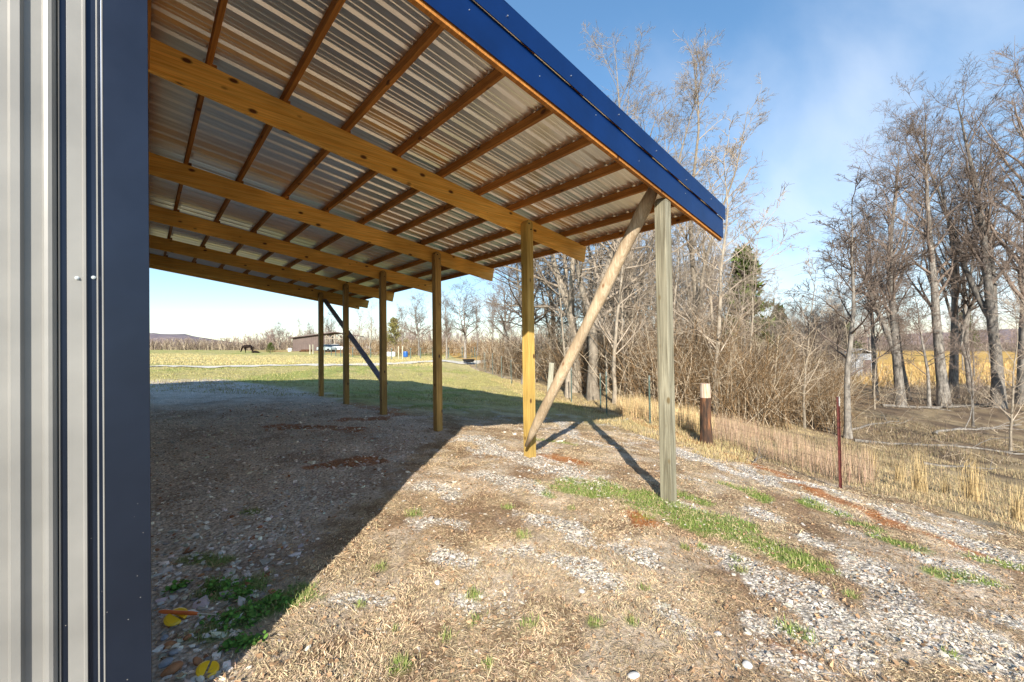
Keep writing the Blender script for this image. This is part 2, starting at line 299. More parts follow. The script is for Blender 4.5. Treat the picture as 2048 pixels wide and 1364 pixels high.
def woodmat(name, axis, ca, cb, dark, rough=.65, knots=True, sc=1.0):
    """grain stretched along axis, with knots"""
    m_, t, b = newmat(name, rough, spec=.3); co = N(t, 'ShaderNodeTexCoord'); L = t.links
    s = [14 * sc] * 3; s[axis] = .5 * sc; mp_ = N(t, 'ShaderNodeMapping'); mp_.inputs['Scale'].default_value = s; L.new(co.outputs['Object'], mp_.inputs[0])
    n1_ = N(t, 'ShaderNodeTexNoise', ins={'Scale': 1.0, 'Detail': 5, 'Roughness': .6, 'Distortion': .6}); L.new(mp_.outputs[0], n1_.inputs[0])
    w_ = N(t, 'ShaderNodeMath', operation='MULTIPLY', ins={1: 9}); L.new(n1_.outputs[0], w_.inputs[0]); fr = N(t, 'ShaderNodeMath', operation='PINGPONG', ins={1: 1}); L.new(w_.outputs[0], fr.inputs[0])
    r_ = ramp(t, [(.0, ca), (1, cb)], fr.outputs[0])
    s2 = [90] * 3; s2[axis] = 3; mp2 = N(t, 'ShaderNodeMapping'); mp2.inputs['Scale'].default_value = s2; L.new(co.outputs['Object'], mp2.inputs[0])
    n2_ = N(t, 'ShaderNodeTexNoise', ins={'Scale': 1, 'Detail': 3}); L.new(mp2.outputs[0], n2_.inputs[0])
    r2 = ramp(t, [(.3, (.7, .7, .7)), (.7, (1.1, 1.1, 1.1))], n2_.outputs[0])
    mu = N(t, 'ShaderNodeMixRGB', blend_type='MULTIPLY', ins={0: 1}); L.new(r_.outputs[0], mu.inputs[1]); L.new(r2.outputs[0], mu.inputs[2]); out = mu
    n3_ = N(t, 'ShaderNodeTexNoise', ins={'Scale': 1.1, 'Detail': 2}); L.new(co.outputs['Object'], n3_.inputs[0]); r3 = ramp(t, [(.35, (.78, .78, .78)), (.65, (1.12, 1.12, 1.12))], n3_.outputs[0])
    mu2 = N(t, 'ShaderNodeMixRGB', blend_type='MULTIPLY', ins={0: 1}); L.new(out.outputs[0], mu2.inputs[1]); L.new(r3.outputs[0], mu2.inputs[2]); out = mu2
    if knots:
        s3 = [6.5] * 3; s3[axis] = 3.6; mp3 = N(t, 'ShaderNodeMapping'); mp3.inputs['Scale'].default_value = s3; L.new(co.outputs['Object'], mp3.inputs[0])
        v = N(t, 'ShaderNodeTexVoronoi', ins={'Scale': 1.0}); L.new(mp3.outputs[0], v.inputs[0])
        kr = ramp(t, [(.09, (1, 1, 1)), (.17, (0, 0, 0))], v.outputs['Distance']); mk = N(t, 'ShaderNodeMixRGB'); mk.inputs[2].default_value = (*dark, 1)
        L.new(kr.outputs[0], mk.inputs[0]); L.new(out.outputs[0], mk.inputs[1]); out = mk
    oi = N(t, 'ShaderNodeObjectInfo'); rr = N(t, 'ShaderNodeMapRange', ins={3: .82, 4: 1.08}); L.new(oi.outputs['Random'], rr.inputs[0]); hs = N(t, 'ShaderNodeHueSaturation'); L.new(out.outputs[0], hs.inputs['Color']); L.new(rr.outputs[0], hs.inputs['Value']); out = hs
    L.new(out.outputs[0], b.inputs['Base Color']); bump(t, b, n2_.outputs[0], .4, .003)
    return m_
M = {}
OR1, OR2, ORD = (.80, .40, .07), (.92, .54, .13), (.10, .035, .01)
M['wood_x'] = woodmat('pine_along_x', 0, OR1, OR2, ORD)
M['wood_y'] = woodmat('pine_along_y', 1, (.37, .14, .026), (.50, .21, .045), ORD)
M['post'] = woodmat('treated_post', 2, (.40, .23, .065), (.52, .32, .10), (.08, .04, .02))
M['post_yellow'] = woodmat('fresh_post', 2, (.48, .31, .08), (.60, .41, .12), (.10, .05, .02))
M['post_grey'] = woodmat('green_grey_post', 2, (.19, .17, .115), (.37, .345, .25), (.16, .12, .06))
M['log'] = woodmat('debarked_log', 2, (.46, .34, .215), (.61, .49, .34), (.22, .10, .04), sc=.6)
def metalpaint(name, col, rough, spec=.5, speck=0):
    m_, t, b = newmat(name, rough, 0, col, spec); co = N(t, 'ShaderNodeTexCoord')
    n_ = N(t, 'ShaderNodeTexNoise', ins={'Scale': 3.0, 'Detail': 4}); t.links.new(co.outputs['Object'], n_.inputs[0])
    c2 = tuple(v * .72 for v in col); r_ = ramp(t, [(.3, c2), (.7, col)], n_.outputs[0]); out = r_
    if speck:
        v = N(t, 'ShaderNodeTexVoronoi', ins={'Scale': speck, 'Randomness': 1}); t.links.new(co.outputs['Object'], v.inputs[0])
        k = ramp(t, [(.035, (1, 1, 1)), (.06, (0, 0, 0))], v.outputs['Distance']); mx = N(t, 'ShaderNodeMixRGB'); mx.inputs[2].default_value = (.55, .53, .5, 1)
        sz = N(t, 'ShaderNodeSeparateXYZ'); t.links.new(co.outputs['Object'], sz.inputs[0]); fd = N(t, 'ShaderNodeMapRange', ins={1: .35, 2: 1.1, 3: 1.0, 4: .0}); t.links.new(sz.outputs[2], fd.inputs[0])
        ml = N(t, 'ShaderNodeMath', operation='MULTIPLY'); t.links.new(k.outputs[0], ml.inputs[0]); t.links.new(fd.outputs[0], ml.inputs[1])
        t.links.new(ml.outputs[0], mx.inputs[0]); t.links.new(out.outputs[0], mx.inputs[1]); out = mx
    t.links.new(out.outputs[0], b.inputs['Base Color'])
    n2_ = N(t, 'ShaderNodeTexNoise', ins={'Scale': 4.0, 'Detail': 3}); t.links.new(co.outputs['Object'], n2_.inputs[0]); bump(t, b, n2_.outputs[0], .3, .01)
    return m_
M['grey_metal'] = metalpaint('light_grey_siding', (.25, .247, .232), .38)
M['navy'] = metalpaint('dark_blue_trim', (.021, .031, .055), .36, speck=28); M['navy'].node_tree.nodes['Principled BSDF'].inputs['Metallic'].default_value = .65
M['blue'] = metalpaint('blue_fascia_paint', (.002, .018, .092), .3, spec=.3)
M['dark_gap'] = newmat('dark_gap', .8, 0, (.012, .014, .02))[0]
M['screw'] = newmat('zinc_screw', .35, .8, (.7, .7, .68))[0]
# galvanised roof underside
m_, t, b = newmat('galvanised_underside', .29, .95, (.5, .46, .41)); co = N(t, 'ShaderNodeTexCoord')
mp_ = N(t, 'ShaderNodeMapping'); mp_.inputs['Scale'].default_value = (.5, 14, 1); t.links.new(co.outputs['Object'], mp_.inputs[0])
n_ = N(t, 'ShaderNodeTexNoise', ins={'Scale': 2.0, 'Detail': 5}); t.links.new(mp_.outputs[0], n_.inputs[0])
r_ = ramp(t, [(.3, (.80, .76, .70)), (.7, (.95, .92, .87))], n_.outputs[0]); t.links.new(r_.outputs[0], b.inputs['Base Color'])
n2_ = N(t, 'ShaderNodeTexNoise', ins={'Scale': 1.4, 'Detail': 3}); t.links.new(co.outputs['Object'], n2_.inputs[0]); bump(t, b, n2_.outputs[0], .18, .02)
M['galv'] = m_
# ground
m_, t, b = newmat('ground_soil_grass', .95, 0, spec=.15); L = t.links
at_ = N(t, 'ShaderNodeAttribute'); at_.attribute_name = 'Cd'; ag = N(t, 'ShaderNodeAttribute'); ag.attribute_name = 'grav'
geo = N(t, 'ShaderNodeNewGeometry')
nA = N(t, 'ShaderNodeTexNoise', ins={'Scale': 28, 'Detail': 8, 'Roughness': .75}); L.new(geo.outputs['Position'], nA.inputs[0])
nB = N(t, 'ShaderNodeTexNoise', ins={'Scale': 2.3, 'Detail': 9, 'Roughness': .7}); L.new(geo.outputs['Position'], nB.inputs[0])
rA = ramp(t, [(.3, (.42, .38, .34)), (.5, (1.0, 1.0, 1.0)), (.72, (1.5, 1.5, 1.5))], nA.outputs[0])
rB = ramp(t, [(.3, (.70, .70, .68)), (.7, (1.25, 1.25, 1.27))], nB.outputs[0])
m1 = N(t, 'ShaderNodeMixRGB', blend_type='MULTIPLY', ins={0: .9}); L.new(at_.outputs[0], m1.inputs[1]); L.new(rA.outputs[0], m1.inputs[2])
m2 = N(t, 'ShaderNodeMixRGB', blend_type='MULTIPLY', ins={0: .8}); L.new(m1.outputs[0], m2.inputs[1]); L.new(rB.outputs[0], m2.inputs[2])
vo = N(t, 'ShaderNodeTexVoronoi', ins={'Scale': 38, 'Randomness': 1}); L.new(geo.outputs['Position'], vo.inputs[0])
vs = ramp(t, [(0, (1.35, 1.35, 1.38)), (.45, (.9, .9, .9)), (.75, (.5, .48, .45))], vo.outputs['Distance'])
m3 = N(t, 'ShaderNodeMixRGB', blend_type='MULTIPLY'); L.new(ag.outputs['Fac'], m3.inputs[0]); L.new(m2.outputs[0], m3.inputs[1]); L.new(vs.outputs[0], m3.inputs[2])
L.new(m3.outputs[0], b.inputs['Base Color'])
hh = N(t, 'ShaderNodeMath', operation='SUBTRACT'); L.new(nA.outputs[0], hh.inputs[0]); hv = N(t, 'ShaderNodeMath', operation='MULTIPLY'); L.new(vo.outputs['Distance'], hv.inputs[0]); L.new(ag.outputs['Fac'], hv.inputs[1]); L.new(hv.outputs[0], hh.inputs[1])
bump(t, b, hh.outputs[0], .9, .03)
M['ground'] = m_
def cdmat(name, rough=.85, trans=0, spec=.25):
    m_, t, b = newmat(name, rough, spec=spec); a = N(t, 'ShaderNodeAttribute'); a.attribute_name = 'Cd'; t.links.new(a.outputs[0], b.inputs['Base Color'])
    return m_
M['blade'] = cdmat('grass_blades'); M['stone'] = cdmat('crushed_stone', .9)
def barkmat(name, a, c, scale, stretch):
    m_, t, b = newmat(name, .9, spec=.2); co = N(t, 'ShaderNodeTexCoord'); mp_ = N(t, 'ShaderNodeMapping'); mp_.inputs['Scale'].default_value = stretch
    t.links.new(co.outputs['Object'], mp_.inputs[0]); n_ = N(t, 'ShaderNodeTexNoise', ins={'Scale': scale, 'Detail': 6, 'Roughness': .7}); t.links.new(mp_.outputs[0], n_.inputs[0])
    r_ = ramp(t, [(.35, a), (.65, c)], n_.outputs[0]); oi = N(t, 'ShaderNodeObjectInfo'); rr = N(t, 'ShaderNodeMapRange', ins={3: .7, 4: 1.25}); t.links.new(oi.outputs['Random'], rr.inputs[0])
    hs = N(t, 'ShaderNodeHueSaturation'); t.links.new(r_.outputs[0], hs.inputs['Color']); t.links.new(rr.outputs[0], hs.inputs['Value']); t.links.new(hs.outputs[0], b.inputs['Base Color'])
    bump(t, b, n_.outputs[0], .6, .03); return m_
M['bark'] = barkmat('grey_bark', (.09, .08, .07), (.32, .29, .25), 5, (2, 2, .6))
M['bark_pale'] = barkmat('pale_bark', (.19, .155, .115), (.37, .32, .25), 4, (2, 2, .7))
M['twig'] = barkmat('brown_twigs', (.14, .11, .09), (.26, .20, .16), 2, (1, 1, 1))
M['twig_pale'] = barkmat('pale_twigs', (.26, .21, .16), (.42, .35, .27), 2, (1, 1, 1))
M['bramble'] = barkmat('bramble_stems', (.17, .11, .06), (.42, .30, .18), 1.2, (1, 1, 1))

# ------------------------------------------------------------------ ground sheet
ang0 = math.atan2(FW[0], FW[1])
th = np.concatenate([np.linspace(-58, 58, 620), np.linspace(58, 302, 90)[1:-1]]); th = np.radians(th) + ang0
rr_ = np.concatenate([[.0], np.geomspace(.5, 20, 400), np.geomspace(20, 3000, 170)[1:]])
TH, RR = np.meshgrid(th, rr_[1:]); X = RR * np.sin(TH); Y = RR * np.cos(TH)
X = np.concatenate([[0], X.ravel()]); Y = np.concatenate([[0], Y.ravel()]); Z = T(X, Y)
cdg, gv, _k = gcolor(X, Y)
nth = len(th); nr = len(rr_) - 1
i, j = np.meshgrid(np.arange(nr - 1), np.arange(nth), indexing='ij'); j2 = (j + 1) % nth
F4 = np.stack([1 + i * nth + j, 1 + (i + 1) * nth + j, 1 + (i + 1) * nth + j2, 1 + i * nth + j2], -1).reshape(-1, 4)
F3 = np.stack([np.zeros(nth, int), 1 + np.arange(nth), 1 + (np.arange(nth) + 1) % nth], -1)
tag(mesh_np('ground', np.stack([X, Y, Z], 1), [F4[:, ::-1], F3[:, ::-1]], M['ground'], cd=cdg, smooth=True, attrs={'grav': gv}), kind='structure')
# gravel lane across the field
lp = [xy(-500, 23), xy(0, 23.5), xy(300, 24.5), xy(640, 26.5), xy(900, 33), xy(1000, 38), xy(1100, 50)]
lp = np.array(lp); tt = np.linspace(0, len(lp) - 1, 160); LX = np.interp(tt, range(len(lp)), lp[:, 0]); LY = np.interp(tt, range(len(lp)), lp[:, 1])
dx, dy = np.gradient(LX), np.gradient(LY); q = np.hypot(dx, dy); nx, ny = -dy / q, dx / q
V = []
for k, w in enumerate((-1.1, -.5, 0, .5, 1.1)):
    ww = w * (1 + .2 * (fbm(tt * 3, tt * 0 + k) - .5)); x_ = LX + nx * ww; y_ = LY + ny * ww; V.append(np.stack([x_, y_, T(x_, y_) + .035 + .02 * (abs(w) < .6)], 1))
V = np.concatenate(V); i, j = np.meshgrid(np.arange(4), np.arange(159), indexing='ij')
F = np.stack([i * 160 + j, i * 160 + j + 1, (i + 1) * 160 + j + 1, (i + 1) * 160 + j], -1).reshape(-1, 4)
tag(mesh_np('gravel_lane', V, F, noisemat('lane_gravel', (.42, .38, .30), (.66, .62, .54), 6, .95, bmp=.4)), kind='structure')
# hills
def hill(px0, px1, dep, prof, name, mat):
    pts = []
    xs = np.linspace(px0, px1, 90); V = []
    for a in xs:
        bx, by = xy(a, dep); h = np.interp(a, [p[0] for p in prof], [p[1] for p in prof]) + (fbm(a / 40, 0.) * .4 - .2) * 12
        ux, uy = bx / math.hypot(bx, by), by / math.hypot(bx, by)
        for s, hh_ in ((0, -3), (120, h * .45), (260, h * .8), (420, h), (800, h * .6), (1200, -5)): V.append((bx + ux * s, by + uy * s, hh_ + 1 + 5 * (fbm(a / 17, s / 130.) - .5) * (hh_ > 0)))
    F = [(k * 6 + q, k * 6 + q + 1, (k + 1) * 6 + q + 1, (k + 1) * 6 + q) for k in range(89) for q in range(5)]
    tag(mesh_np(name, V, np.array(F), mat, smooth=True), kind='structure')
hm = noisemat('wooded_hill', (.11, .085, .10), (.21, .165, .165), .035, 1, bmp=.6, bd=6)
hill(-700, 700, 1000, [(-700, 70), (-200, 90), (150, 76), (300, 68), (370, 64), (440, 42), (520, 26), (620, 14), (700, 4)], 'hills', hm)
hill(1500, 2900, 700, [(1500, 4), (1750, 22), (2000, 34), (2400, 40), (2900, 30)], 'hills', hm)

# ------------------------------------------------------------------ pole barn with open lean-to
ZB, MS = 3.8077, .1406                        # rafter underside at X=0 and roof fall per metre
BD = .286; YR = 2.0773; XE = 5.70; YEND = 14.47
rz = lambda x: ZB - MS * x
barn = tag(empty('pole_barn', (0, 2.1, 0)), 'open lean-to shed with blue metal trim, corrugated roof and orange pine rafters on wooden posts', 'barn')
class P_(MB):
    def build(s, name, mat, parent=None, bevel=0, smooth=False):
        pl = (0, 0, 0)
        if parent is not None:
            pl = parent.get('org', (0, 0, 0)); s.v = [(a - pl[0], b_ - pl[1], c - pl[2]) for a, b_, c in s.v]
        o = MB.build(s, name, mat, parent, bevel, smooth); return o
def put(o, parent): o.parent = parent; o.matrix_parent_inverse = Matrix.Identity(4)
barn.location = (0, 0, 0)
PX = 4.2351
PY = [4.30, 6.82, 9.22, 11.60, 13.76]; BEND = [5.735, 5.73, 5.72, 5.715, 5.83]
# posts
def post(x, y, ztop, mat, w=.132, label=None, bevelcut=True, zb=None):
    g = P_(); z0 = (gz(x, y) if zb is None else zb) - .3; hw = w / 2
    g.box(x - hw, x + hw, y - hw, y + hw, z0, ztop - .05)
    g.add([(x - hw, y - hw, ztop - .05), (x + hw, y - hw, ztop - .05), (x + hw, y + hw, ztop - .05), (x - hw, y + hw, ztop - .05), (x - hw * .3, y - hw, ztop), (x + hw * .3, y - hw, ztop), (x + hw * .3, y + hw, ztop), (x - hw * .3, y + hw, ztop)],
          [(4, 5, 6, 7), (0, 1, 5, 4), (1, 2, 6, 5), (2, 3, 7, 6), (3, 0, 4, 7)])
    o = g.build('post', mat, barn, .006)
    if label: o['label'] = label
    return o
post(PX, 2.1663, rz(PX) - .07, M['post_grey'], .128, 'weathered grey-green post at the near eave corner')
post(PX, PY[0], rz(PX) + .20, M['post_yellow'], .132, 'yellow post whose foot stands in the sun')
for k in (1, 2, 3, 4): post(PX, PY[k], rz(PX) + .20, M['post'], .132)
# joint bolts through post heads and rafters
for k in range(5):
    for dz in (.07, .15):
        g = P_(); x = PX + (.02 if dz < .1 else -.02); z = rz(PX) + dz - .01; g.tube([(x, PY[k] - .0665, z), (x, PY[k] - .075, z)], .011, 6); g.build('bolt', M['dark_gap'], barn)
# rafters
for k in range(5):
    g = P_(); y0 = PY[k] + .068; y1 = y0 + .042
    xe = BEND[k]
    poly = [(.002, y0, rz(0)), (xe - .03, y0, rz(xe - .03)), (xe + .03, y0, rz(xe) + BD - .008), (.002, y0, rz(0) + BD - .008)]
    g.prism(poly, np.zeros(3), np.array([0, y1 - y0, 0])); g.build('rafter', M['wood_x'], barn, .004)
# far double rafter and end purlins
g = P_(); g.prism([(.002, YEND - .05, rz(0)), (5.75, YEND - .05, rz(5.75)), (5.75, YEND - .05, rz(5.75) + BD), (.002, YEND - .05, rz(0) + BD)], np.zeros(3), np.array([0, .04, 0])); g.build('rafter', M['wood_x'], barn, .004)
# wood rake board behind the blue fascia
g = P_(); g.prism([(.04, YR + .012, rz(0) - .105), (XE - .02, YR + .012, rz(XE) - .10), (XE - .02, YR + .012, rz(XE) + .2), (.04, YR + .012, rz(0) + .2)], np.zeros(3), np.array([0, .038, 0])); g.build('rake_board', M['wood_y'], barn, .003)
# purlins
DPX = .5948; px0 = .4252 - DPX * 0
for k in range(-0, 10):
    x = .4252 + DPX * k
    if x > 5.74: x = 5.70
    z = rz(x) + BD - .006; g = P_(); wv = random.uniform(-.006, .006)
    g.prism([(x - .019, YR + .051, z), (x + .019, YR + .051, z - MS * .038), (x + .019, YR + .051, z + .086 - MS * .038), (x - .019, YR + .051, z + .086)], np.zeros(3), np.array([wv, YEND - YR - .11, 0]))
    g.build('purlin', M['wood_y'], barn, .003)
    if k in (9,): break
# blocks beside purlins on rafters
for k in range(5):
    for q in range(9):
        x = .4252 + DPX * q + .03
        if x > BEND[k] - .1: continue
        g = P_(); y0 = PY[k] + .045 ; z = rz(x + .03) + BD
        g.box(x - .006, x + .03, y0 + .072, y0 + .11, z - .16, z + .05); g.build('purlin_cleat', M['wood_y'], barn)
# roof sheet: ribbed profile along Y, extruded down the slope
ys = []; zs = []
y = YR - .005; prof = []
while y < YEND + .02:
    prof += [(y, 0), (y + .050, 0), (y + .058, .004), (y + .070, .004), (y + .078, 0), (y + .112, 0), (y + .120, .004), (y + .132, .004), (y + .140, 0), (y + .160, 0), (y + .183, .021), (y + .200, .021), (y + .223, 0)]; y += .2286
prof = np.array([p for p in prof if p[0] < YEND + .03]); xs = np.array([-4.5, -2.5, .02, 1.2, 2.4, 3.6, 4.7, 5.78])
V = []
for dz in (0, .0012):
    for x in xs: V.append(np.stack([np.full(len(prof), x), prof[:, 0], rz(x) + BD + .081 + prof[:, 1] + dz], 1))
V = np.concatenate(V); npf = len(prof); nx_ = len(xs)
i, j = np.meshgrid(np.arange(nx_ - 1), np.arange(npf - 1), indexing='ij'); a = i * npf + j
F = np.stack([a, a + 1, a + npf + 1, a + npf], -1).reshape(-1, 4); F2 = F[:, ::-1] + nx_ * npf
rs = mesh_np('roof_sheet', V, [F2, F], M['galv'], barn)
# roof screws poking through beside the purlins
g = P_()
for k in range(10):
    x = min(.4252 + DPX * k, 5.70) - .03
    for q in range(54):
        yy = YR + .115 + q * .2286
        if yy > YEND - .1: break
        g.tube([(x, yy, rz(x) + BD + .084), (x, yy, rz(x) + BD + .066)], .0045, 5)
o = g.build('roof_screws', M['screw'], barn); o['kind'] = 'stuff'
# blue rake fascia
def fascia(y0, th_, lo, hi, x0, x1, name, tilt=0, mat='blue', waves=0):
    n = 40; V = []; F = []
    for k in range(n + 1):
        x = x0 + (x1 - x0) * k / n; w = waves * math.sin(k * 1.7) * math.sin(k * .6 + 1)
        V += [(x, y0 + w, rz(x) + lo), (x, y0 - tilt + w * .3, rz(x) + hi), (x, y0 - tilt + th_, rz(x) + hi), (x, y0 + th_, rz(x) + lo)]
    for k in range(n):
        for q in range(4): F.append((k * 4 + q, k * 4 + (q + 1) % 4, (k + 1) * 4 + (q + 1) % 4, (k + 1) * 4 + q))
    F += [(0, 1, 2, 3), (n * 4 + 3, n * 4 + 2, n * 4 + 1, n * 4)]
    g = P_(); g.add(V, F); return g.build(name, M[mat], barn)
fascia(YR - .002, .006, -.072, .18, -4.5, XE, 'rake_fascia', waves=.0012)
fascia(YR - .022, .006, .175, .345, -4.5, XE + .03, 'rake_trim', tilt=.004, waves=.004)
g = P_(); g.prism([(-4.5, YR - .026, rz(-4.5) + .346), (XE + .03, YR - .026, rz(XE + .03) + .346), (XE + .03, YR - .026, rz(XE + .03) + .354), (-4.5, YR - .026, rz(-4.5) + .354)], np.zeros(3), np.array([0, .16, .045])); g.build('rake_cap', M['blue'], barn)
for k in range(16):
    x = .5 + k * .34
    if k % 2: continue
    g = P_(); g.tube([(x, YR - .033, rz(x) + .26 + .02 * (k % 3 - 1)), (x, YR - .024, rz(x) + .26 + .02 * (k % 3 - 1))], .0045, 6); g.build('fascia_screw', M['screw'], barn)
for x, d_ in ((1.55, .1), (2.2, .05), (2.9, .12), (3.6, .03), (4.6, .1)):
    g = P_(); g.tube([(x, YR - .006, rz(x) + d_), (x, YR + .0, rz(x) + d_)], .004, 6); g.build('fascia_screw', M['screw'], barn)
# other roof slope, ridge at X = -4.5, and far rake trim
zr = rz(-4.5) + BD + .08
g = P_(); g.prism([(-4.5, YR, zr), (-4.5, YEND + .02, zr), (-4.5, YEND + .02, zr + .03), (-4.5, YR, zr + .03)], np.zeros(3), np.array([-5.2, 0, -.75])); g.build('far_roof_slope', M['blue'], barn)
g = P_(); g.prism([(0.0, YEND + .03, rz(0) + .1), (5.83, YEND + .03, rz(5.83) + .1), (5.83, YEND + .03, rz(5.83) + .39), (0, YEND + .03, rz(0) + .39)], np.zeros(3), np.array([0, .006, 0])); g.build('far_rake_trim', M['blue'], barn)
# walls
YW = 2.100
def xw(px): # X on the front wall plane seen in this column
    d = ray(px, 640); return d[0] / d[1] * YW
g = P_(); g.box(-9.6, -.001, 2.20, YEND, -.3, rz(0) + .20)
g.build('building_wall', metalpaint('pale_side_wall', (.55, .54, .50), .5), barn)  # unseen wall, painted paler than the siding to bounce light under the roof
# gable triangle under the roof
g = P_(); g.prism([(-9.6, 2.2, rz(0) + .2), (0, 2.2, rz(0) + .2), (-4.5, 2.2, zr - .02), (-9.6, 2.2, zr - .78)], np.zeros(3), np.array([0, YEND - 2.2, 0])); g.build('gable', M['grey_metal'], barn)
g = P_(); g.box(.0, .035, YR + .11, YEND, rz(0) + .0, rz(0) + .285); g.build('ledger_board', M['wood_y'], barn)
def strip(name, mat, cols, lean=True, ztop=None):
    """vertical sheet following a plan profile [(column, y offset towards camera)], leaning like the photo's"""
    g = P_(); P = [(xw(c), YW - o) for c, o in cols]; n = len(P); zt = ztop or rz(0) + .1
    z0, z1 = -.3, zt; V = []
    for z in (z0, z1):
        for (x, y_) in P: V.append((x + (.012 - .0085 * z) * (1 if lean else 0), y_, z))
        for (x, y_) in P[::-1]: V.append((x + (.012 - .0085 * z) * (1 if lean else 0), y_ + .0012, z))
    k = 2 * n; g.add(V, [(i_, (i_ + 1) % k, k + (i_ + 1) % k, k + i_) for i_ in range(k)]); return g.build(name, M[mat], barn)
# ribbed grey siding, repeating to the left of the corner with its trims
base = [(-700, .0), (-620, .0), (-600, .022), (-560, .022), (-540, 0), (-330, 0), (-320, .006), (-300, .006), (-290, 0), (-175, 0), (-160, .022), (-125, .022), (-110, 0), (-60, 0), (-50, .006), (-30, .006), (-22, 0), (17, 0), (26, .024), (45, .024), (51, .003), (86, .003), (92, .018), (100, .021), (108, .019), (116, .003)]
strip('wall_panel', 'grey_metal', base)
strip('panel_edge', 'dark_gap', [(116, -.004), (124, -.004)])
strip('edge_bead', 'grey_metal', [(118.5, .003), (120.5, .006), (122.5, .003)])
strip('trim_leg', 'navy', [(122.5, .0), (136, -.002)])
strip('trim_strip', 'grey_metal', [(136, .004), (138, .008), (167, .009), (170, .016), (175, .016), (176, .004)])
tr = strip('corner_trim', 'navy', [(176, .003), (196, .003), (198, .010), (206, .026), (210, .028), (299.5, .028), (300.5, .024), (300.6, -.02)])
strip('trim_bead', 'grey_metal', [(195, .0045), (197, .009), (198.5, .0115)]); strip('trim_bead', 'grey_metal', [(207, .0275), (209, .0305), (210.5, .0295)])
def wscrew(px, py, o):
    d = ray(px, py); tq = (YW - o) / d[1]; p = CAM + d * tq; g = P_(); g.tube([(p[0], p[1] + .002, p[2]), (p[0], p[1] - .003, p[2])], .0062, 12); g.tube([(p[0], p[1] - .002, p[2]), (p[0], p[1] - .008, p[2])], .0038, 6); g.build('wall_screw', M['screw'], barn)
wscrew(154, 556, .009); wscrew(187, 555, .003)
# near brace: split log from the eave corner post head to the second post foot
def onY(px, py, Y_): d = ray(px, py); return CAM + d * (Y_ / d[1])
a = onY(1312, 372, 2.26); b_ = onY(1051, 893, PY[0] - .135); g = P_(); pts = []; rad = []
for k in range(15):
    s = k / 14; p = a + (b_ - a) * s + np.array([.012 * math.sin(s * 7), .01 * math.sin(s * 5 + 1), .01 * math.sin(s * 9)]); pts.append(p)
    rad.append((.078 - .012 * s + .004 * math.sin(s * 23)) * (.75 if k == 0 else 1) * (.35 if k == 14 else .8 if k == 13 else 1))
g.tube(pts, rad, 14); o = g.build('brace', M['log'], barn, smooth=True); o['label'] = 'pale debarked log brace from eave corner to second post foot'
# far brace, dark board between the last two bays on the outer side
g = P_(); g.bar((PX + .10, PY[4] + .0, rz(PX) - .02), (PX + .10, PY[2] + .13, .70), .04, .14, up=(1, 0, 0))
o = g.build('brace', noisemat('dark_board', (.10, .10, .14), (.20, .20, .27), 6, .5), barn, .003); o['label'] = 'dark blue-grey board brace across the far bays'

# ------------------------------------------------------------------ vectorised tubes for trees
def nrm(v): return v / (np.linalg.norm(v, axis=-1, keepdims=True) + 1e-9)
def tubes(P, Rr, k):
    Mn, n, _ = P.shape; t = np.gradient(P, axis=1) if n > 2 else np.repeat(P[:, 1:] - P[:, :1], 2, 1); t = nrm(t); tm = nrm(t.mean(1))
    ref = np.where(np.abs(tm[:, 2:3]) < .9, np.array([[0, 0, 1.]]), np.array([[1., 0, 0]]))
    u = nrm(np.cross(t, ref[:, None, :])); v = np.cross(t, u); a = np.arange(k) * 2 * np.pi / k
    V = P[:, :, None] + Rr[:, :, None, None] * (u[:, :, None] * np.cos(a)[None, None, :, None] + v[:, :, None] * np.sin(a)[None, None, :, None])
    i, j, q = np.meshgrid(np.arange(Mn), np.arange(n - 1), np.arange(k), indexing='ij'); b = (i * n + j) * k; q2 = (q + 1) % k
    F = np.stack([b + q, b + q2, b + k + q2, b + k + q], -1).reshape(-1, 4)
    return V.reshape(-1, 3), F
def join(L):
    Vs = []; Fs = []; o = 0
    for V, F in L: Vs.append(V); Fs.append(F + o); o += len(V)
    return np.concatenate(Vs), np.concatenate(Fs)
def polyl(p0, d0, Ln, n, wob, up, rg):
    Mn = len(p0); P = np.empty((Mn, n, 3)); P[:, 0] = p0; d = nrm(d0); st = (Ln / (n - 1))[:, None]
    for k in range(1, n):
        P[:, k] = P[:, k - 1] + d * st; d = nrm(d + rg.normal(0, wob, (Mn, 3)) + np.array([0, 0, up]))
    return P
def spawn(P, Rr, cnt, f0, f1, ang, av, lenf, rf, n, wob, up, rg, tip=.25, minr=.004, shrink=.6):
    Mn, m_, _ = P.shape; par = np.repeat(np.arange(Mn), cnt); t = rg.uniform(f0, f1, len(par)); s = t * (m_ - 1); i = np.minimum(s.astype(int), m_ - 2); fr = (s - i)[:, None]
    p = P[par, i] * (1 - fr) + P[par, i + 1] * fr; tg = nrm(P[par, i + 1] - P[par, i]); rp = Rr[par, i] * (1 - fr[:, 0]) + Rr[par, i + 1] * fr[:, 0]
    perp = nrm(np.cross(tg, rg.normal(size=tg.shape))); a = np.radians(ang + rg.normal(0, av, len(par)))[:, None]
    L_ = np.linalg.norm(np.diff(P, axis=1), axis=2).sum(1)[par] * lenf * (1 - shrink * t) * rg.uniform(.6, 1.25, len(par))
    Q = polyl(p, tg * np.cos(a) + perp * np.sin(a), L_, n, wob, up, rg); r0 = np.maximum(rp * rf, minr)
    return Q, r0[:, None] * np.linspace(1, tip, n)[None]
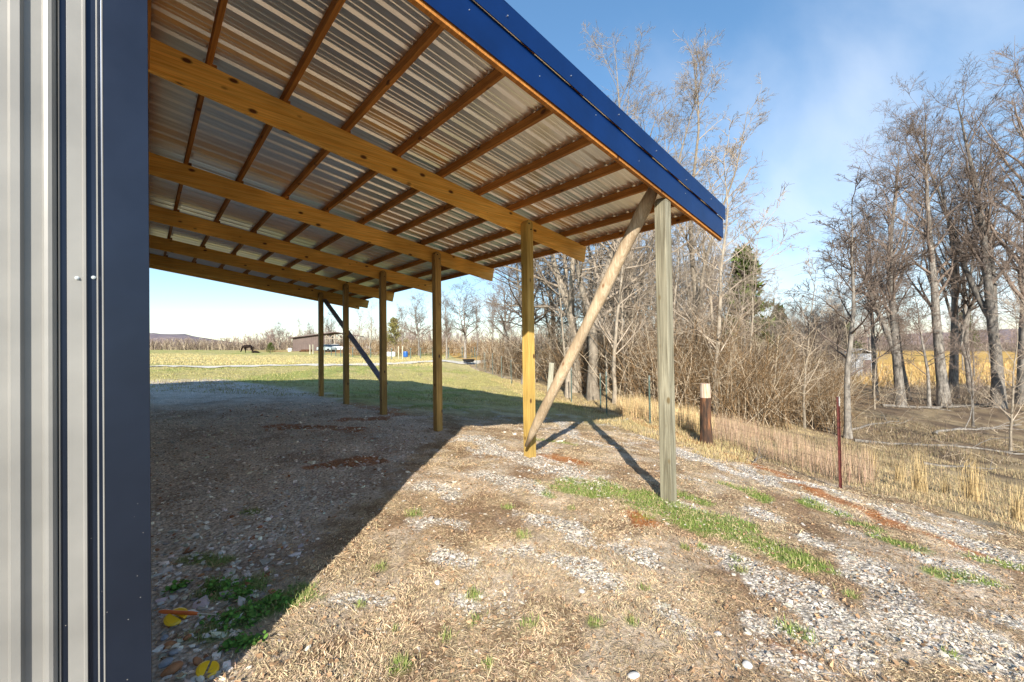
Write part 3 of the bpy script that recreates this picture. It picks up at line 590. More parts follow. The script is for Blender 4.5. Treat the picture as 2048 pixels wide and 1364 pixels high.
def make_tree(seed, H, r0, style):
    rg = np.random.default_rng(seed); tr_ = []; cr_ = []
    nl, start, ang, lf, up = style.get('nl', 18), style.get('start', .3), style.get('ang', 42), style.get('lf', .45), style.get('up', .05)
    lean = style.get('lean', .03)
    p0 = np.zeros((1, 3)); d0 = np.array([[rg.normal(0, lean), rg.normal(0, lean), 1.]])
    n = 14; P = polyl(p0, d0, np.array([H * .97]), n, style.get('wob', .05), .04, rg); s = np.linspace(0, 1, n); Rr = (r0 * ((1 - s) ** .85 * .94 + .03) * (1 + .35 * np.exp(-s * 28)))[None]
    tr_.append(tubes(P, Rr, 9)); PP = [(P, Rr)]
    for k in range(style.get('fork', 0)):
        Q, q = spawn(P, Rr, 1, .12, .4, 14, 4, .72, .75, 12, style.get('wob', .05), .06, rg, .05, shrink=.3); tr_.append(tubes(Q, q, 8)); PP.append((Q, q))
    L1s = []
    for P, Rr in PP: L1s.append(spawn(P, Rr, nl, start, .97, ang, 9, lf, .5, 8, style.get('w1', .10), up, rg, .2, .012, .62))
    P1 = np.concatenate([a[0] for a in L1s]); R1 = np.concatenate([a[1] for a in L1s]); cr_.append(tubes(P1, R1, 5))
    P2, R2 = spawn(P1, R1, style.get('n2', 7), .15, 1, 42, 12, .48, .55, 6, .13, .04, rg, .3, .007, .5); cr_.append(tubes(P2, R2, 4))
    P3, R3 = spawn(P2, R2, style.get('n3', 5), .1, 1, 38, 12, .62, .6, 4, .15, .04, rg, .45, .0062, .4); cr_.append(tubes(P3, R3, 3))
    P4, R4 = spawn(P3, R3, style.get('n4', 3), .1, 1, 36, 14, .7, .7, 3, .18, .03, rg, .6, .0050, .3); cr_.append(tubes(P4, R4, 3))
    return join(tr_), join(cr_)
PROTO = {}
def proto(key, seed, H, r0, bark='bark', twig='twig', **st):
    (tv, tf), (cv, cf) = make_tree(seed, H, r0, st); PROTO[key] = dict(H=H, t=(tv, tf), c=(cv, cf), bark=bark, twig=twig, me=None)
proto('tall_a', 11, 17, .26, nl=24, start=.30, ang=34, lf=.40, fork=1, up=.07, wob=.03, n2=8, n3=6, n4=3)
proto('tall_b', 12, 17, .25, nl=34, start=.24, ang=36, lf=.36, fork=0, up=.08, wob=.025, n2=8, n3=6, n4=4)
proto('tall_c', 13, 17, .22, nl=18, start=.34, ang=36, lf=.36, fork=2, up=.08, wob=.03, n2=8, n3=6, n4=3)
proto('pale', 21, 16, .14, 'bark_pale', 'twig_pale', nl=19, start=.28, ang=32, lf=.34, fork=1, up=.09, n2=7, n3=5, n4=3, wob=.04)
proto('pale_b', 22, 16, .15, 'bark_pale', 'twig_pale', nl=17, start=.35, ang=38, lf=.32, fork=1, up=.06, n2=7, n3=5, n4=3, wob=.06)
proto('crooked', 31, 12, .24, 'bark_pale', 'twig_pale', nl=14, start=.25, ang=58, lf=.5, fork=2, up=.0, w1=.2, wob=.12, lean=.12)
proto('spread', 41, 10, .22, 'bark', 'twig', nl=18, start=.25, ang=58, lf=.6, fork=2, up=.03, w1=.14, wob=.08, n3=6)
proto('sapling', 51, 8, .055, 'bark_pale', 'twig_pale', nl=18, start=.2, ang=42, lf=.34, n2=6, n3=4, n4=2, up=.06, wob=.05)
proto('sapling_b', 52, 8, .07, 'bark', 'twig', nl=24, start=.22, ang=42, lf=.40, n2=7, n3=5, n4=3, up=.06, wob=.04)
def tree(key, px, dep, H, label, group=None, name='bare_tree', rz_=None, thick=1.0, sink=.08):
    d = PROTO[key]; x, y = xy(px, dep); H *= .93; s = H / d['H']
    r = empty(name, (x, y, gz(x, y) - sink), rz_ if rz_ is not None else random.uniform(0, 6.28)); r.scale = (s * thick ** .5, s * thick ** .5, s)
    tag(r, label, 'tree', group)
    if d['me'] is None:
        a = mesh_np('trunk', *d['t'], M[d['bark']], r, smooth=True); b = mesh_np('crown', *d['c'], M[d['twig']], r, smooth=True); d['me'] = (a, b)
    else:
        for src in d['me']:
            c = src.copy(); COL.objects.link(c); c.parent = r
    return r
# right-hand grove
tree('tall_a', 1797, 24, 17.0, 'tall bare grey tree, leftmost big trunk of the right-hand grove', rz_=1.0)
tree('tall_c', 1812, 27, 15.5, 'tall bare tree close behind the leftmost big trunk of the right-hand grove', rz_=2.2)
tree('tall_b', 1884, 24.5, 19.6, 'tallest bare tree in the middle of the right-hand grove', rz_=.3, thick=1.1)
tree('tall_a', 1903, 28, 18.4, 'bare tree just behind the tallest tree of the right-hand grove', rz_=4.0)
tree('sapling_b', 1854, 23.5, 8.2, 'short dark bare tree between the two biggest trunks of the grove', thick=2)
tree('tall_c', 1992, 23, 21.0, 'forked bare tree near the right edge of the photo', rz_=.9, thick=1.2)
tree('tall_b', 2044, 24, 22, 'big bare tree cut by the right edge of the photo', rz_=2.5, thick=1.2)
tree('sapling_b', 2100, 12, 9, 'bare tree outside the right edge whose branches reach into the photo', rz_=.5)
tree('pale', 2200, 19, 16, 'bare tree beyond the right edge of the grove', 'trees beyond the right edge of the grove')
tree('tall_b', 2350, 24, 17, 'bare tree beyond the right edge of the grove', 'trees beyond the right edge of the grove')
tree('sapling_b', 1690, 12.5, 8.2, 'slim grey tree with curved trunk behind the red steel fence post', rz_=3.3, thick=2.2)
tree('sapling', 1700, 30, 9, 'slender bare tree in front of the small grey shed', thick=1.5)
tree('sapling', 1604, 13.2, 6.0, 'small thin tree with rusty dead leaves at its top', rz_=.8, thick=1.2)
tree('sapling', 2013, 11, 4.6, 'small pale leaning sapling low on the right of the valley', rz_=1.7, thick=1.3)
tree('sapling', 1745, 20, 5.8, 'thin pale sapling left of the grove trunks')
tree('sapling_b', 1940, 17, 5.2, 'low twiggy tree right of the tallest grove tree')
tree('tall_b', 1748, 25.5, 13.2, 'bare tree on the left shoulder of the right-hand grove', rz_=5, thick=.7)
tree('tall_c', 1940, 30, 17.5, 'bare tree seen between the tallest grove tree and the forked one', rz_=3.3, thick=.8)
# middle thicket trees
tree('pale', 1252, 18, 16.2, 'tall pale bare tree rising highest just right of the roof slope', rz_=2.0)
tree('pale_b', 1385, 17.5, 16.0, 'tall crooked pale tree whose top is the highest point left of the clouds', rz_=.4)
tree('sapling', 1330, 19, 9.5, 'slim pale tree between the two tallest pale trees', rz_=4, thick=1.6)
tree('pale_b', 1448, 20, 12.2, 'pale bare tree spreading past the end of the blue roof trim', rz_=5)
tree('pale', 1195, 20, 11.5, 'bare tree at the left flank of the tallest pale trees', rz_=1)
tree('crooked', 1185, 14.5, 11, 'crooked vine-hung tree behind the log brace', rz_=.6)
tree('crooked', 1150, 17, 12, 'leaning vine-hung tree left of the log brace', rz_=2.4)
tree('spread', 1050, 20, 8.6, 'spreading old tree behind the yellow post with limbs reaching left', rz_=2.9, thick=1.3)
tree('sapling', 1227, 13.6, 8.5, 'straight pale slim trunk beside the log brace', rz_=1.1, thick=1.8)
tree('sapling', 1428, 12.8, 9.5, 'pale slim tree directly behind the brown stub post', rz_=2.1, thick=1.8)
tree('sapling', 1500, 14.5, 7.5, 'thin pale sapling in the thicket right of the brown stub post', rz_=.2)
tree('sapling', 1390, 15, 8, 'thin pale sapling just right of the grey corner post', rz_=5.2)
LB = 'bare tree among the others in the dense thicket beyond the fence'
for k in range(30):
    px = random.uniform(1070, 1570); dep = random.uniform(16, 42)
    top = np.interp(px, [1000, 1100, 1300, 1440, 1500, 1570], [560, 450, 400, 450, 500, 560]) + random.uniform(0, 60)
    H = (690 - top) / 814 * dep + 2.3
    tree(random.choice(['sapling', 'sapling_b', 'pale', 'crooked', 'tall_b', 'pale_b']), px, dep, H, LB, 'bare trees in the thicket beyond the fence', thick=1.0 if H < 9 else .8)
for k in range(14):
    tree('sapling', random.uniform(1120, 1580), random.uniform(13.5, 18), random.uniform(4.5, 8), 'slender pale sapling standing in the front edge of the brush thicket', 'pale saplings in the brush thicket', name='sapling', thick=1.3)
LB = 'bare tree among the low woods between the thicket and the right-hand grove'
for k in range(16):
    px = random.uniform(1560, 1690); dep = random.uniform(22, 48); H = (690 - random.uniform(560, 620)) / 814 * dep + 2.6
    tree(random.choice(['sapling', 'sapling_b', 'tall_b', 'spread']), px, dep, H, LB, 'bare trees between thicket and grove', thick=.9)
LB = 'bare tree in the woods behind the right-hand grove'
for k in range(14):
    px = random.uniform(1720, 2250); dep = random.uniform(34, 60); H = (690 - random.uniform(520, 620)) / 814 * dep + 3
    tree(random.choice(['sapling_b', 'tall_b', 'tall_c']), px, dep, H, LB, 'bare trees behind the right-hand grove', thick=.8)
# trees at the far side of the yard
for px, dep, H, key, lb in ((1012, 34, 8.0, 'spread', 'bare tree right of the post with the pale foot'), (985, 42, 7.2, 'tall_b', 'bare tree behind the row of steel fence posts'), (930, 46, 8.2, 'spread', 'round-crowned bare tree right of the post with the pale foot'), (893, 44, 7.6, 'tall_a', 'bare tree just right of the post with the pale foot'),
                            (955, 58, 9, 'tall_b', 'bare tree farther back behind the round-crowned tree'), (838, 58, 8.4, 'spread', 'wide bare tree between the third and second post'), (806, 66, 8.2, 'tall_b', 'bare tree left of the wide tree between two posts'),
                            (738, 62, 9.5, 'pale_b', 'white-barked bare tree right of the far barn'), (722, 75, 9, 'pale', 'thin white bare tree just behind the far barn'), (662, 100, 9, 'spread', 'bare tree rising behind the far barn roof'),
                            (603, 110, 9.5, 'pale', 'pale bare tree standing over the far woods left of the barn'), (620, 118, 8.5, 'tall_b', 'bare tree left of the barn beside a pale one'), (560, 120, 8, 'spread', 'round bare tree in the far woods right of the horse')):
    tree(key, px, dep, H, lb)
# dead leaves on the rusty tree
# ------------------------------------------------------------------ undergrowth, far woods
def stems(n, fpos, hmin, hmax, arch, r, kids, name, mat, label, cat, klen=.35, nseg=5, rk=.5):
    p = fpos(n); n = len(p); d = np.concatenate([rng.normal(0, arch, (n, 2)), np.ones((n, 1))], 1); L_ = rng.uniform(hmin, hmax, n)
    P = polyl(p, d, L_, nseg, .16, -.06 * arch * 3, rng); Rr = (r * rng.uniform(.6, 1.4, n))[:, None] * np.linspace(1, .35, nseg)[None]
    parts = [tubes(P, Rr, 3)]
    Q, q = spawn(P, Rr, kids, .1, 1, 48, 18, klen, rk, 3, .2, .0, rng, .5, r * .35, .3); parts.append(tubes(Q, q, 3))
    V, F = join(parts); base = np.array({'bramble': (.27, .175, .09), 'orange': (.32, .20, .09), 'twig': (.23, .175, .13)}[mat]); c1 = base * rng.uniform(.35, 1.15, (n, 1)); pl = rng.random(n) < .28; c1[pl] = np.array([.56, .46, .33]) * rng.uniform(.7, 1.2, (pl.sum(), 1))
    c2 = np.repeat(c1, kids, 0) * rng.uniform(.7, 1.35, (n * kids, 1)); cc = np.concatenate([np.repeat(c1, nseg * 3, 0), np.repeat(c2, 9, 0)])
    o = mesh_np(name, V, F, M['blade'], cd=cc, smooth=True); tag(o, label, cat, kind='stuff'); return o
def pos_band(px0, px1, d0, d1, sdmin=.8, clump=.45):
    def f(n):
        out = []
        a = rng.uniform(px0, px1, n * 4); dd = rng.uniform(d0 ** .5, d1 ** .5, n * 4) ** 2
        base = CAM + (FW + RT * (a[:, None] - 1024) / FPX) * dd[:, None]; x, y = base[:, 0], base[:, 1]
        s = pdist(x, y, FENCE, True); ok = (s > sdmin) & (fbm(x * .55 + 2, y * .55 + 9, 3) > clump); x, y = x[ok][:n], y[ok][:n]
        return np.stack([x, y, T(x, y) - .03], 1)
    return f
stems(2900, pos_band(1080, 1580, 12, 26, 1.2, .46), .8, 3.6, .36, .012, 7, 'brush_thicket', 'bramble', 'dense brown tangle of bare brush and vines beyond the fence', 'brush')
stems(2000, pos_band(1000, 1675, 20, 48, 2, .40), 1.6, 4.6, .2, .016, 9, 'brush_thicket', 'twig', 'grey-brown brush filling the gaps between the trunks farther back', 'brush')
stems(1500, pos_band(1560, 1682, 13, 30, 3, .42), .8, 2.6, .35, .009, 8, 'brush_thicket', 'bramble', 'brown brush between the thicket and the grove', 'brush')
stems(1500, pos_band(700, 1040, 58, 76, -400, .40), 1.0, 2.9, .55, .022, 10, 'hedge_brush', 'orange', 'orange-brown hedge of bare brush at the far side of the yard', 'brush')
stems(700, pos_band(960, 1075, 20, 40, .5, .3), .8, 2.4, .3, .014, 9, 'brush_thicket', 'bramble', 'brush growing along the far wire fence', 'brush')
stems(900, pos_band(1752, 2250, 22, 34, 3, .5), .5, 1.8, .5, .010, 7, 'brush_thicket', 'twig', 'low scattered brush at the feet of the grove trunks', 'brush')
stems(420, pos_band(1640, 2300, 9, 22, 2.5, .46), .15, .75, .9, .006, 6, 'valley_brush', 'twig', 'low dead twigs and brush strewn over the valley floor', 'brush')
def far_woods(name, px0, px1, d0, d1, nt_, h0, h1, mat, label):
    a = np.concatenate([rng.uniform(px0, px1, nt_)]); dd = rng.uniform(d0, d1, nt_); b = CAM + (FW + RT * (a[:, None] - 1024) / FPX) * dd[:, None]
    b[:, 2] = T(b[:, 0], b[:, 1]) - .2; n = len(b); hf = (.7 + .6 * fbm(a / 60, a * 0 + 5)) * np.interp(a, [-100, 400, 520, 620, 1120], [.5, .52, .8, 1.05, 1.15])
    hf = hf * np.where(rng.random(n) < .35, .5, 1)
    P = polyl(b, np.concatenate([rng.normal(0, .06, (n, 2)), np.ones((n, 1))], 1), rng.uniform(h0, h1, n) * hf, 5, .08, .05, rng); Rr = rng.uniform(.08, .16, n)[:, None] * np.linspace(1, .25, 5)[None]
    Q, q = spawn(P, Rr, 12, .12, 1, 45, 12, .45, .45, 4, .15, .04, rng, .3, .035, .5); A, a_ = spawn(Q, q, 6, .1, 1, 45, 15, .55, .6, 3, .2, .02, rng, .4, .022, .3)
    V, F = join([tubes(P, Rr, 3), tubes(Q, q, 3), tubes(A, a_, 3)]); tag(mesh_np(name, V, F, mat, smooth=True), label, 'woods', kind='stuff')
stems(3600, pos_band(-60, 1100, 112, 124, -900, .12), 1.2, 3.6, .2, .05, 7, 'distant_brush', 'twig', 'distant brown brush edging the far side of the pasture', 'brush')
fw_m = noisemat('far_twigs', (.20, .145, .12), (.38, .29, .25), .15, .9)
far_woods('distant_woods', -100, 1120, 120, 165, 1000, 3.6, 7.2, fw_m, 'distant bare woods along the far side of the pasture')
far_woods('distant_woods', 1120, 2500, 115, 170, 620, 6, 10, fw_m, 'distant bare woods beyond the golden field on the right')

# ------------------------------------------------------------------ evergreens
def cedar(name, px, dep, H, wd_, label, col=(.055, .085, .02), seed=1, n=2600):
    rg = np.random.default_rng(seed); x, y = xy(px, dep); r = tag(empty(name, (x, y, gz(x, y) - .05)), label, 'tree')
    g = MB(); g.tube([(0, 0, 0), (.03, 0, H * .5), (0, .02, H * .95)], [H * .022, H * .015, H * .004], 7); g.build('trunk', M['bark'], r)
    nb = 80; tz = rg.random(nb) ** .8 * .88 + .08; ph = rg.uniform(0, 6.28, nb); rl = wd_ * (1 - tz) ** .7 * rg.uniform(.65, 1.15, nb)
    i = rg.integers(0, nb, n); s = rg.random(n) ** .6
    c = np.stack([np.cos(ph[i]) * rl[i] * s, np.sin(ph[i]) * rl[i] * s, tz[i] * H + s * rl[i] * .35], 1) + rg.normal(0, wd_ * .07, (n, 3))
    sz = H * .032 * rg.uniform(.6, 1.3, (n, 1)); u = nrm(rg.normal(size=(n, 3)) + np.array([0, 0, .8])); v = nrm(np.cross(u, rg.normal(size=(n, 3))))
    V = np.stack([c - v * sz * .35, c + v * sz * .35, c + u * sz * 1.6], 1).reshape(-1, 3); F = np.arange(3 * n).reshape(-1, 3)
    cdv = np.repeat(np.array(col) * rg.uniform(.6, 1.5, (n, 1)) + rg.random((n, 1)) * np.array([.03, .015, 0]), 3, 0)
    mesh_np('crown', V, F, M['blade'], r, cd=cdv)
cedar('cedar_tree', 1492, 26, 9.0, 1.9, 'dark green cedar showing above the thicket right of the blue trim', n=5000)
cedar('cedar_tree', 1560, 34, 6.5, 1.8, 'smaller green cedar low in the thicket right of the tall cedar', seed=2)
cedar('cedar_tree', 789, 72, 6.2, 2.6, 'yellow-green cedar beside the second post from the far end', col=(.16, .15, .05), seed=3)
cedar('cedar_tree', 1690, 52, 6.2, 2.4, 'green cedar above the small grey shed', col=(.08, .11, .04), seed=4)
cedar('juniper_bush', 541, 66, 1.9, 1.0, 'small green bush in the pasture right of the horse', seed=5)
cedar('cedar_tree', 1930, 80, 9, 2.8, 'dark cedar on the skyline behind the golden field', seed=6)

# ------------------------------------------------------------------ ground cover: straw, stones, grass
SV = []; 
def sample_view(n, px0, px1, py0, py1, dmax):
    """random points on the ground, spread more densely near the photographer"""
    th_ = rng.uniform(R(-54), R(54), n) + ang0; r_ = np.exp(rng.uniform(math.log(1.15), math.log(dmax), n)); return r_ * np.sin(th_), r_ * np.cos(th_)
def scatter(n, dmax=11, pw=1.0):
    th_ = rng.uniform(R(-56), R(56), n) + ang0; u = rng.random(n); r_ = (1.1 ** (2 - pw) + u * (dmax ** (2 - pw) - 1.1 ** (2 - pw))) ** (1 / (2 - pw)); x, y = r_ * np.sin(th_), r_ * np.cos(th_)
    ok = ~((x < .05) & (y > 2.0)); return x[ok], y[ok]
def blades(x, y, L_, w, tilt, col, z=None, bend=.3, ph=None):
    n = len(x); ph = rng.uniform(0, 6.28, n) if ph is None else ph; z = T(x, y) if z is None else z
    d = np.stack([np.cos(ph) * np.sin(tilt), np.sin(ph) * np.sin(tilt), np.cos(tilt)], 1); sd2 = np.stack([-np.sin(ph), np.cos(ph), rng.normal(0, .25, n)], 1); sd2 = nrm(sd2)
    b = np.stack([x, y, z - .002], 1); mid = b + d * (L_ * .55)[:, None]; d2 = nrm(d + np.stack([rng.normal(0, .5, n) * bend, rng.normal(0, .5, n) * bend, -np.full(n, bend)], 1)); tip = mid + d2 * (L_ * .45)[:, None]
    ww = (w / 2)[:, None]
    V = np.stack([b - sd2 * ww, b + sd2 * ww, mid + sd2 * ww * .8, mid - sd2 * ww * .8, tip], 1).reshape(-1, 3); o = np.arange(n)[:, None] * 5
    return V, o + np.array([[0, 1, 2, 3]]), o + np.array([[3, 2, 4]]), np.repeat(col, 5, 0)
def mk_blades(name, args, label, cat):
    V, F4_, F3_, c = args; tag(mesh_np(name, V, [F4_, F3_], M['blade'], cd=c), label, cat, kind='stuff')
# straw
x, y = scatter(480000, 10.5, 1.5); k = masks(x, y)
keep = (rng.random(len(x)) < (1 - .72 * k['g']) * (1 - .75 * k['gn']) * (1 - .9 * k['pad']) * (1 - .7 * k['cl']) * (.35 + .65 * sst(.3, .55, k['n']))) & (k['sdf'] < .1)
x, y, nn = x[keep], y[keep], k['n2'][keep]; n = len(x); dist = np.hypot(x, y)
c = np.array([.66, .50, .31]) * rng.uniform(.22, 1.35, (n, 1)) * (1 + rng.normal(0, .04, (n, 3))); c = c * (1 - .30 * sst(.5, .7, nn)[:, None] * np.array([.8, 1, 1.1])) * (.62 + .75 * fbm(x * 3.3 + 1, y * 3.3, 3))[:, None]; fl = fbm(x * 1.7 + 60, y * 1.7, 3) * 14 + rng.normal(0, .8, n); wl = fbm(x * 9 + 2, y * 9, 2)
mk_blades('dry_straw', blades(x, y, np.exp(rng.normal(math.log(.027), .45, n)) * (1 + .04 * dist), rng.uniform(.0010, .0026, n) * (1 + .22 * dist), rng.uniform(1.15, 1.56, n), c, T(x, y) + rng.random(n) * .004 + .016 * wl * rng.random(n), .5, fl), 'matted dry tan grass covering the yard', 'dry grass')
# dead leaves
x, y = scatter(5200, 9, 1.2); k = masks(x, y); kk = (k['sdf'] < 1.5); x, y = x[kk], y[kk]; n = len(x); th_l = rng.uniform(0, 6.28, n); s_l = rng.uniform(.008, .022, n); z = T(x, y) + .008 + rng.random(n) * .01
V = []; 
for q, rr0 in enumerate((1.0, .55, .75, 1.0, .7, .5)):
    a_l = th_l + q * 1.047; V.append(np.stack([x + np.cos(a_l) * s_l * rr0, y + np.sin(a_l) * s_l * rr0 * .8, z + rng.normal(0, .25, n) * s_l], 1))
V = np.stack(V, 1).reshape(-1, 3); c = np.array([.40, .25, .14]) * rng.uniform(.4, 1.3, (n, 1))
tag(mesh_np('dead_leaves', V, [(np.arange(n)[:, None] * 6 + np.array([[0, 1, 2, 3]])), (np.arange(n)[:, None] * 6 + np.array([[0, 3, 4, 5]]))], M['blade'], cd=np.repeat(c, 6, 0)), 'small dry brown leaves scattered over the yard', 'leaves', kind='stuff')
# green grass
x, y = scatter(260000, 12, 1.0); k = masks(x, y); keep = (rng.random(len(x)) < k['gn'] * 1.1) & (k['sdf'] < .3); x, y = x[keep], y[keep]; n = len(x); dist = np.hypot(x, y)
xe_ = []; ye_ = []
for tx, ty, s in TUFTS:
    q = int(110 * s * random.uniform(.5, 1.2)); xe_.append(tx + rng.normal(0, .024 * s * random.uniform(.6, 1.6), q)); ye_.append(ty + rng.normal(0, .024 * s * random.uniform(.6, 1.6), q))
x = np.concatenate([x] + xe_); y = np.concatenate([y] + ye_); n = len(x); dist = np.hypot(x, y)
c = np.array([.15, .225, .045]) * rng.uniform(.6, 1.5, (n, 1)) * (1 + rng.normal(0, .05, (n, 3))); yl = rng.random((n, 1)) ** 1.6; c = c * (1 - yl) + np.array([.46, .38, .19]) * yl
mk_blades('green_grass', blades(x, y, rng.uniform(.015, .055, n) * (1 + .03 * dist), rng.uniform(.0018, .0035, n) * (1 + .12 * dist), rng.uniform(.1, 1.0, n), c, None, .35), 'patches of short green grass in the yard', 'grass')
# stones
ico = np.array([(0, 0, 1), (.89, 0, .45), (.28, .85, .45), (-.72, .53, .45), (-.72, -.53, .45), (.28, -.85, .45), (.72, .53, -.45), (-.28, .85, -.45), (-.89, 0, -.45), (-.28, -.85, -.45), (.72, -.53, -.45), (0, 0, -1)])
icf = np.array([(0, 1, 2), (0, 2, 3), (0, 3, 4), (0, 4, 5), (0, 5, 1), (1, 6, 2), (2, 7, 3), (3, 8, 4), (4, 9, 5), (5, 10, 1), (2, 6, 7), (3, 7, 8), (4, 8, 9), (5, 9, 10), (1, 10, 6), (6, 11, 7), (7, 11, 8), (8, 11, 9), (9, 11, 10), (10, 11, 6)])
def stones(name, x, y, sz, col, label):
    n = len(x); V = ico[None] * (1 + rng.normal(0, .22, (n, 12, 1))); sc = np.stack([rng.uniform(.7, 1.5, n), rng.uniform(.5, 1.0, n), rng.uniform(.25, .6, n)], 1) * sz[:, None]; V = V * sc[:, None]
    tl = rng.normal(0, .3, (n, 2)); V[:, :, 2] += V[:, :, 0] * tl[:, :1] + V[:, :, 1] * tl[:, 1:]
    a = rng.uniform(0, 6.28, n)[:, None]; X_ = V[:, :, 0] * np.cos(a) - V[:, :, 1] * np.sin(a); Y_ = V[:, :, 0] * np.sin(a) + V[:, :, 1] * np.cos(a)
    V = np.stack([X_ + x[:, None], Y_ + y[:, None], V[:, :, 2] + (T(x, y) + sz * .02)[:, None]], 2).reshape(-1, 3)
    tag(mesh_np(name, V, (np.arange(n)[:, None, None] * 12 + icf[None]).reshape(-1, 3), M['stone'], cd=np.repeat(col, 12, 0)), label, 'gravel', kind='stuff')
x, y = scatter(190000, 12, 1.25); k = masks(x, y); keep = (rng.random(len(x)) < k['g'] ** .7 * .85 + .02 + .05 * sst(.5, .62, k['n'])) & (k['sdf'] < .1) & (k['pad'] < .5); x, y = x[keep], y[keep]; n = len(x); dist = np.hypot(x, y)
c = np.array([.60, .545, .465]) * rng.uniform(.6, 1.12, (n, 1)) * (1 + rng.normal(0, .02, (n, 3)))
stones('gravel', x, y, np.exp(rng.normal(math.log(.0050), .48, n)) * (1 + .07 * dist), c, 'pale crushed limestone lying in streaks down the sunny yard')
x, y = scatter(52000, 13, 1.15); k = masks(x, y); keep = (rng.random(len(x)) < k['pad'] * .75) & (k['sdf'] < -.5); x, y = x[keep], y[keep]; n = len(x); dist = np.hypot(x, y)
c = np.array([.72, .64, .55]) * rng.uniform(.35, 1.3, (n, 1)) * (1 + rng.normal(0, .04, (n, 3))); rd = rng.random(n) < .06; c[rd] = np.array([.36, .15, .07]) * rng.uniform(.6, 1.2, (rd.sum(), 1))  # stone colour lightened along with the pad to lift the shade
near_ = 1 + .7 * np.exp(-((x - .4) / .5) ** 2) * (1 - sst(3, 5.5, y))
stones('gravel', x, y, np.exp(rng.normal(math.log(.0088), .42, n)) * near_ * (1 + .05 * dist), c, 'brown-grey gravel covering the shaded ground under the lean-to')
# clover by the corner trim
def clover(name, pts, n, label):
    V = []; F = []; C_ = []
    for _ in range(n):
        px, py, sp = random.choice(pts); x, y = px + rng.normal(0, sp), py + rng.normal(0, sp * .8)
        if x < .06: x = .06 + abs(x - .06)
        z = gz(x, y) + random.uniform(.005, .035); r_ = random.uniform(.006, .013); tx, ty = rng.normal(0, .35, 2); cc = np.array([.10, .21, .035]) * random.uniform(.6, 1.5)
        b = len(V)
        for q in range(7): a_ = q * 6.283 / 7; X_, Y_ = r_ * math.cos(a_), r_ * math.sin(a_); V.append((x + X_, y + Y_, z + X_ * tx + Y_ * ty)); C_.append(cc)
        F.append([b + q for q in range(7)])
    tag(mesh_np(name, np.array(V), np.array(F), M['blade'], cd=np.array(C_)), label, 'weeds', kind='stuff')
gp = [G(440, 1180) + (.05,), G(480, 1190) + (.05,), G(470, 1290) + (.03,), G(500, 1290) + (.025,), G(520, 1215) + (.04,), G(570, 1212) + (.02,), G(545, 1200) + (.03,), G(355, 1180) + (.03,), G(455, 1240) + (.05,), G(500, 1240) + (.04,)]
clover('clover_weeds', gp, 1100, 'round-leaved green weeds growing beside the corner trim')
# straw-coloured tall grass beyond the fence
def tall(name, fx, n, h0, h1, w0, w1, col, label, tl=.22, cat='tall grass'):
    x, y = fx(n); n = len(x); c = np.array(col) * rng.uniform(.55, 1.35, (n, 1)) * (1 + rng.normal(0, .05, (n, 3)))
    mk_blades(name, blades(x, y, rng.uniform(h0, h1, n), rng.uniform(w0, w1, n), np.abs(rng.normal(0, tl, n)), c, None, .12), label, cat)
def band_xy(px0, px1, s0, s1, d0=4, d1=16, thr=.3, fs=1.5):
    def f(n):
        a = rng.uniform(px0, px1, n * 5); dd = rng.uniform(d0, d1, n * 5); b = CAM + (FW + RT * (a[:, None] - 1024) / FPX) * dd[:, None]; x, y = b[:, 0], b[:, 1]
        s = pdist(x, y, FENCE, True); ok = (s > s0) & (s < s1) & (fbm(x * fs + 30, y * fs, 3) > thr); return x[ok][:n], y[ok][:n]
    return f
tall('pink_grass', band_xy(1400, 1740, .3, 2.9, 6, 11.5, .46, 1.1), 6000, .10, .44, .003, .006, (.42, .30, .20), 'waist-high pinkish dry grass beyond the brown stub post', .16)
tall('straw_grass', band_xy(1180, 2500, .05, 6.5, 3, 17, .40), 60000, .02, .10, .003, .006, (.44, .34, .19), 'short straw-coloured grass on the bank beyond the fence', .6)
tall('straw_grass', band_xy(1230, 1420, .3, 1.6, 8, 13, .3), 5000, .2, .55, .004, .007, (.62, .46, .24), 'pale tall grass behind the grey corner post', .2)
tall('valley_grass', band_xy(1500, 2500, 3, 14, 8, 24, .50, .8), 24000, .04, .16, .005, .010, (.26, .20, .12), 'dead grass scattered over the valley floor', .5)
tall('golden_grass', band_xy(1450, 2400, 10, 400, 36, 60, .3, .4), 16000, .5, 1.1, .03, .06, (.52, .36, .15), 'golden tall grass in the field behind the grove', .25)
tall('field_grass', band_xy(-100, 900, -400, -3, 27, 58, .35, .3), 60000, .04, .13, .02, .04, (.46, .39, .18), 'pale dry hay-coloured grass beyond the gravel lane', .5)
tall('yard_grass', band_xy(-50, 1060, -60, -.2, 13, 27, .3, .7), 42000, .03, .09, .008, .018, (.38, .34, .14), 'short olive grass between the shed and the gravel lane', .8)
tall('bank_grass', band_xy(980, 1500, -1.2, .8, 7, 22, .34, 2), 26000, .03, .12, .004, .009, (.46, .36, .18), 'short dry grass along the fence bank', .7)
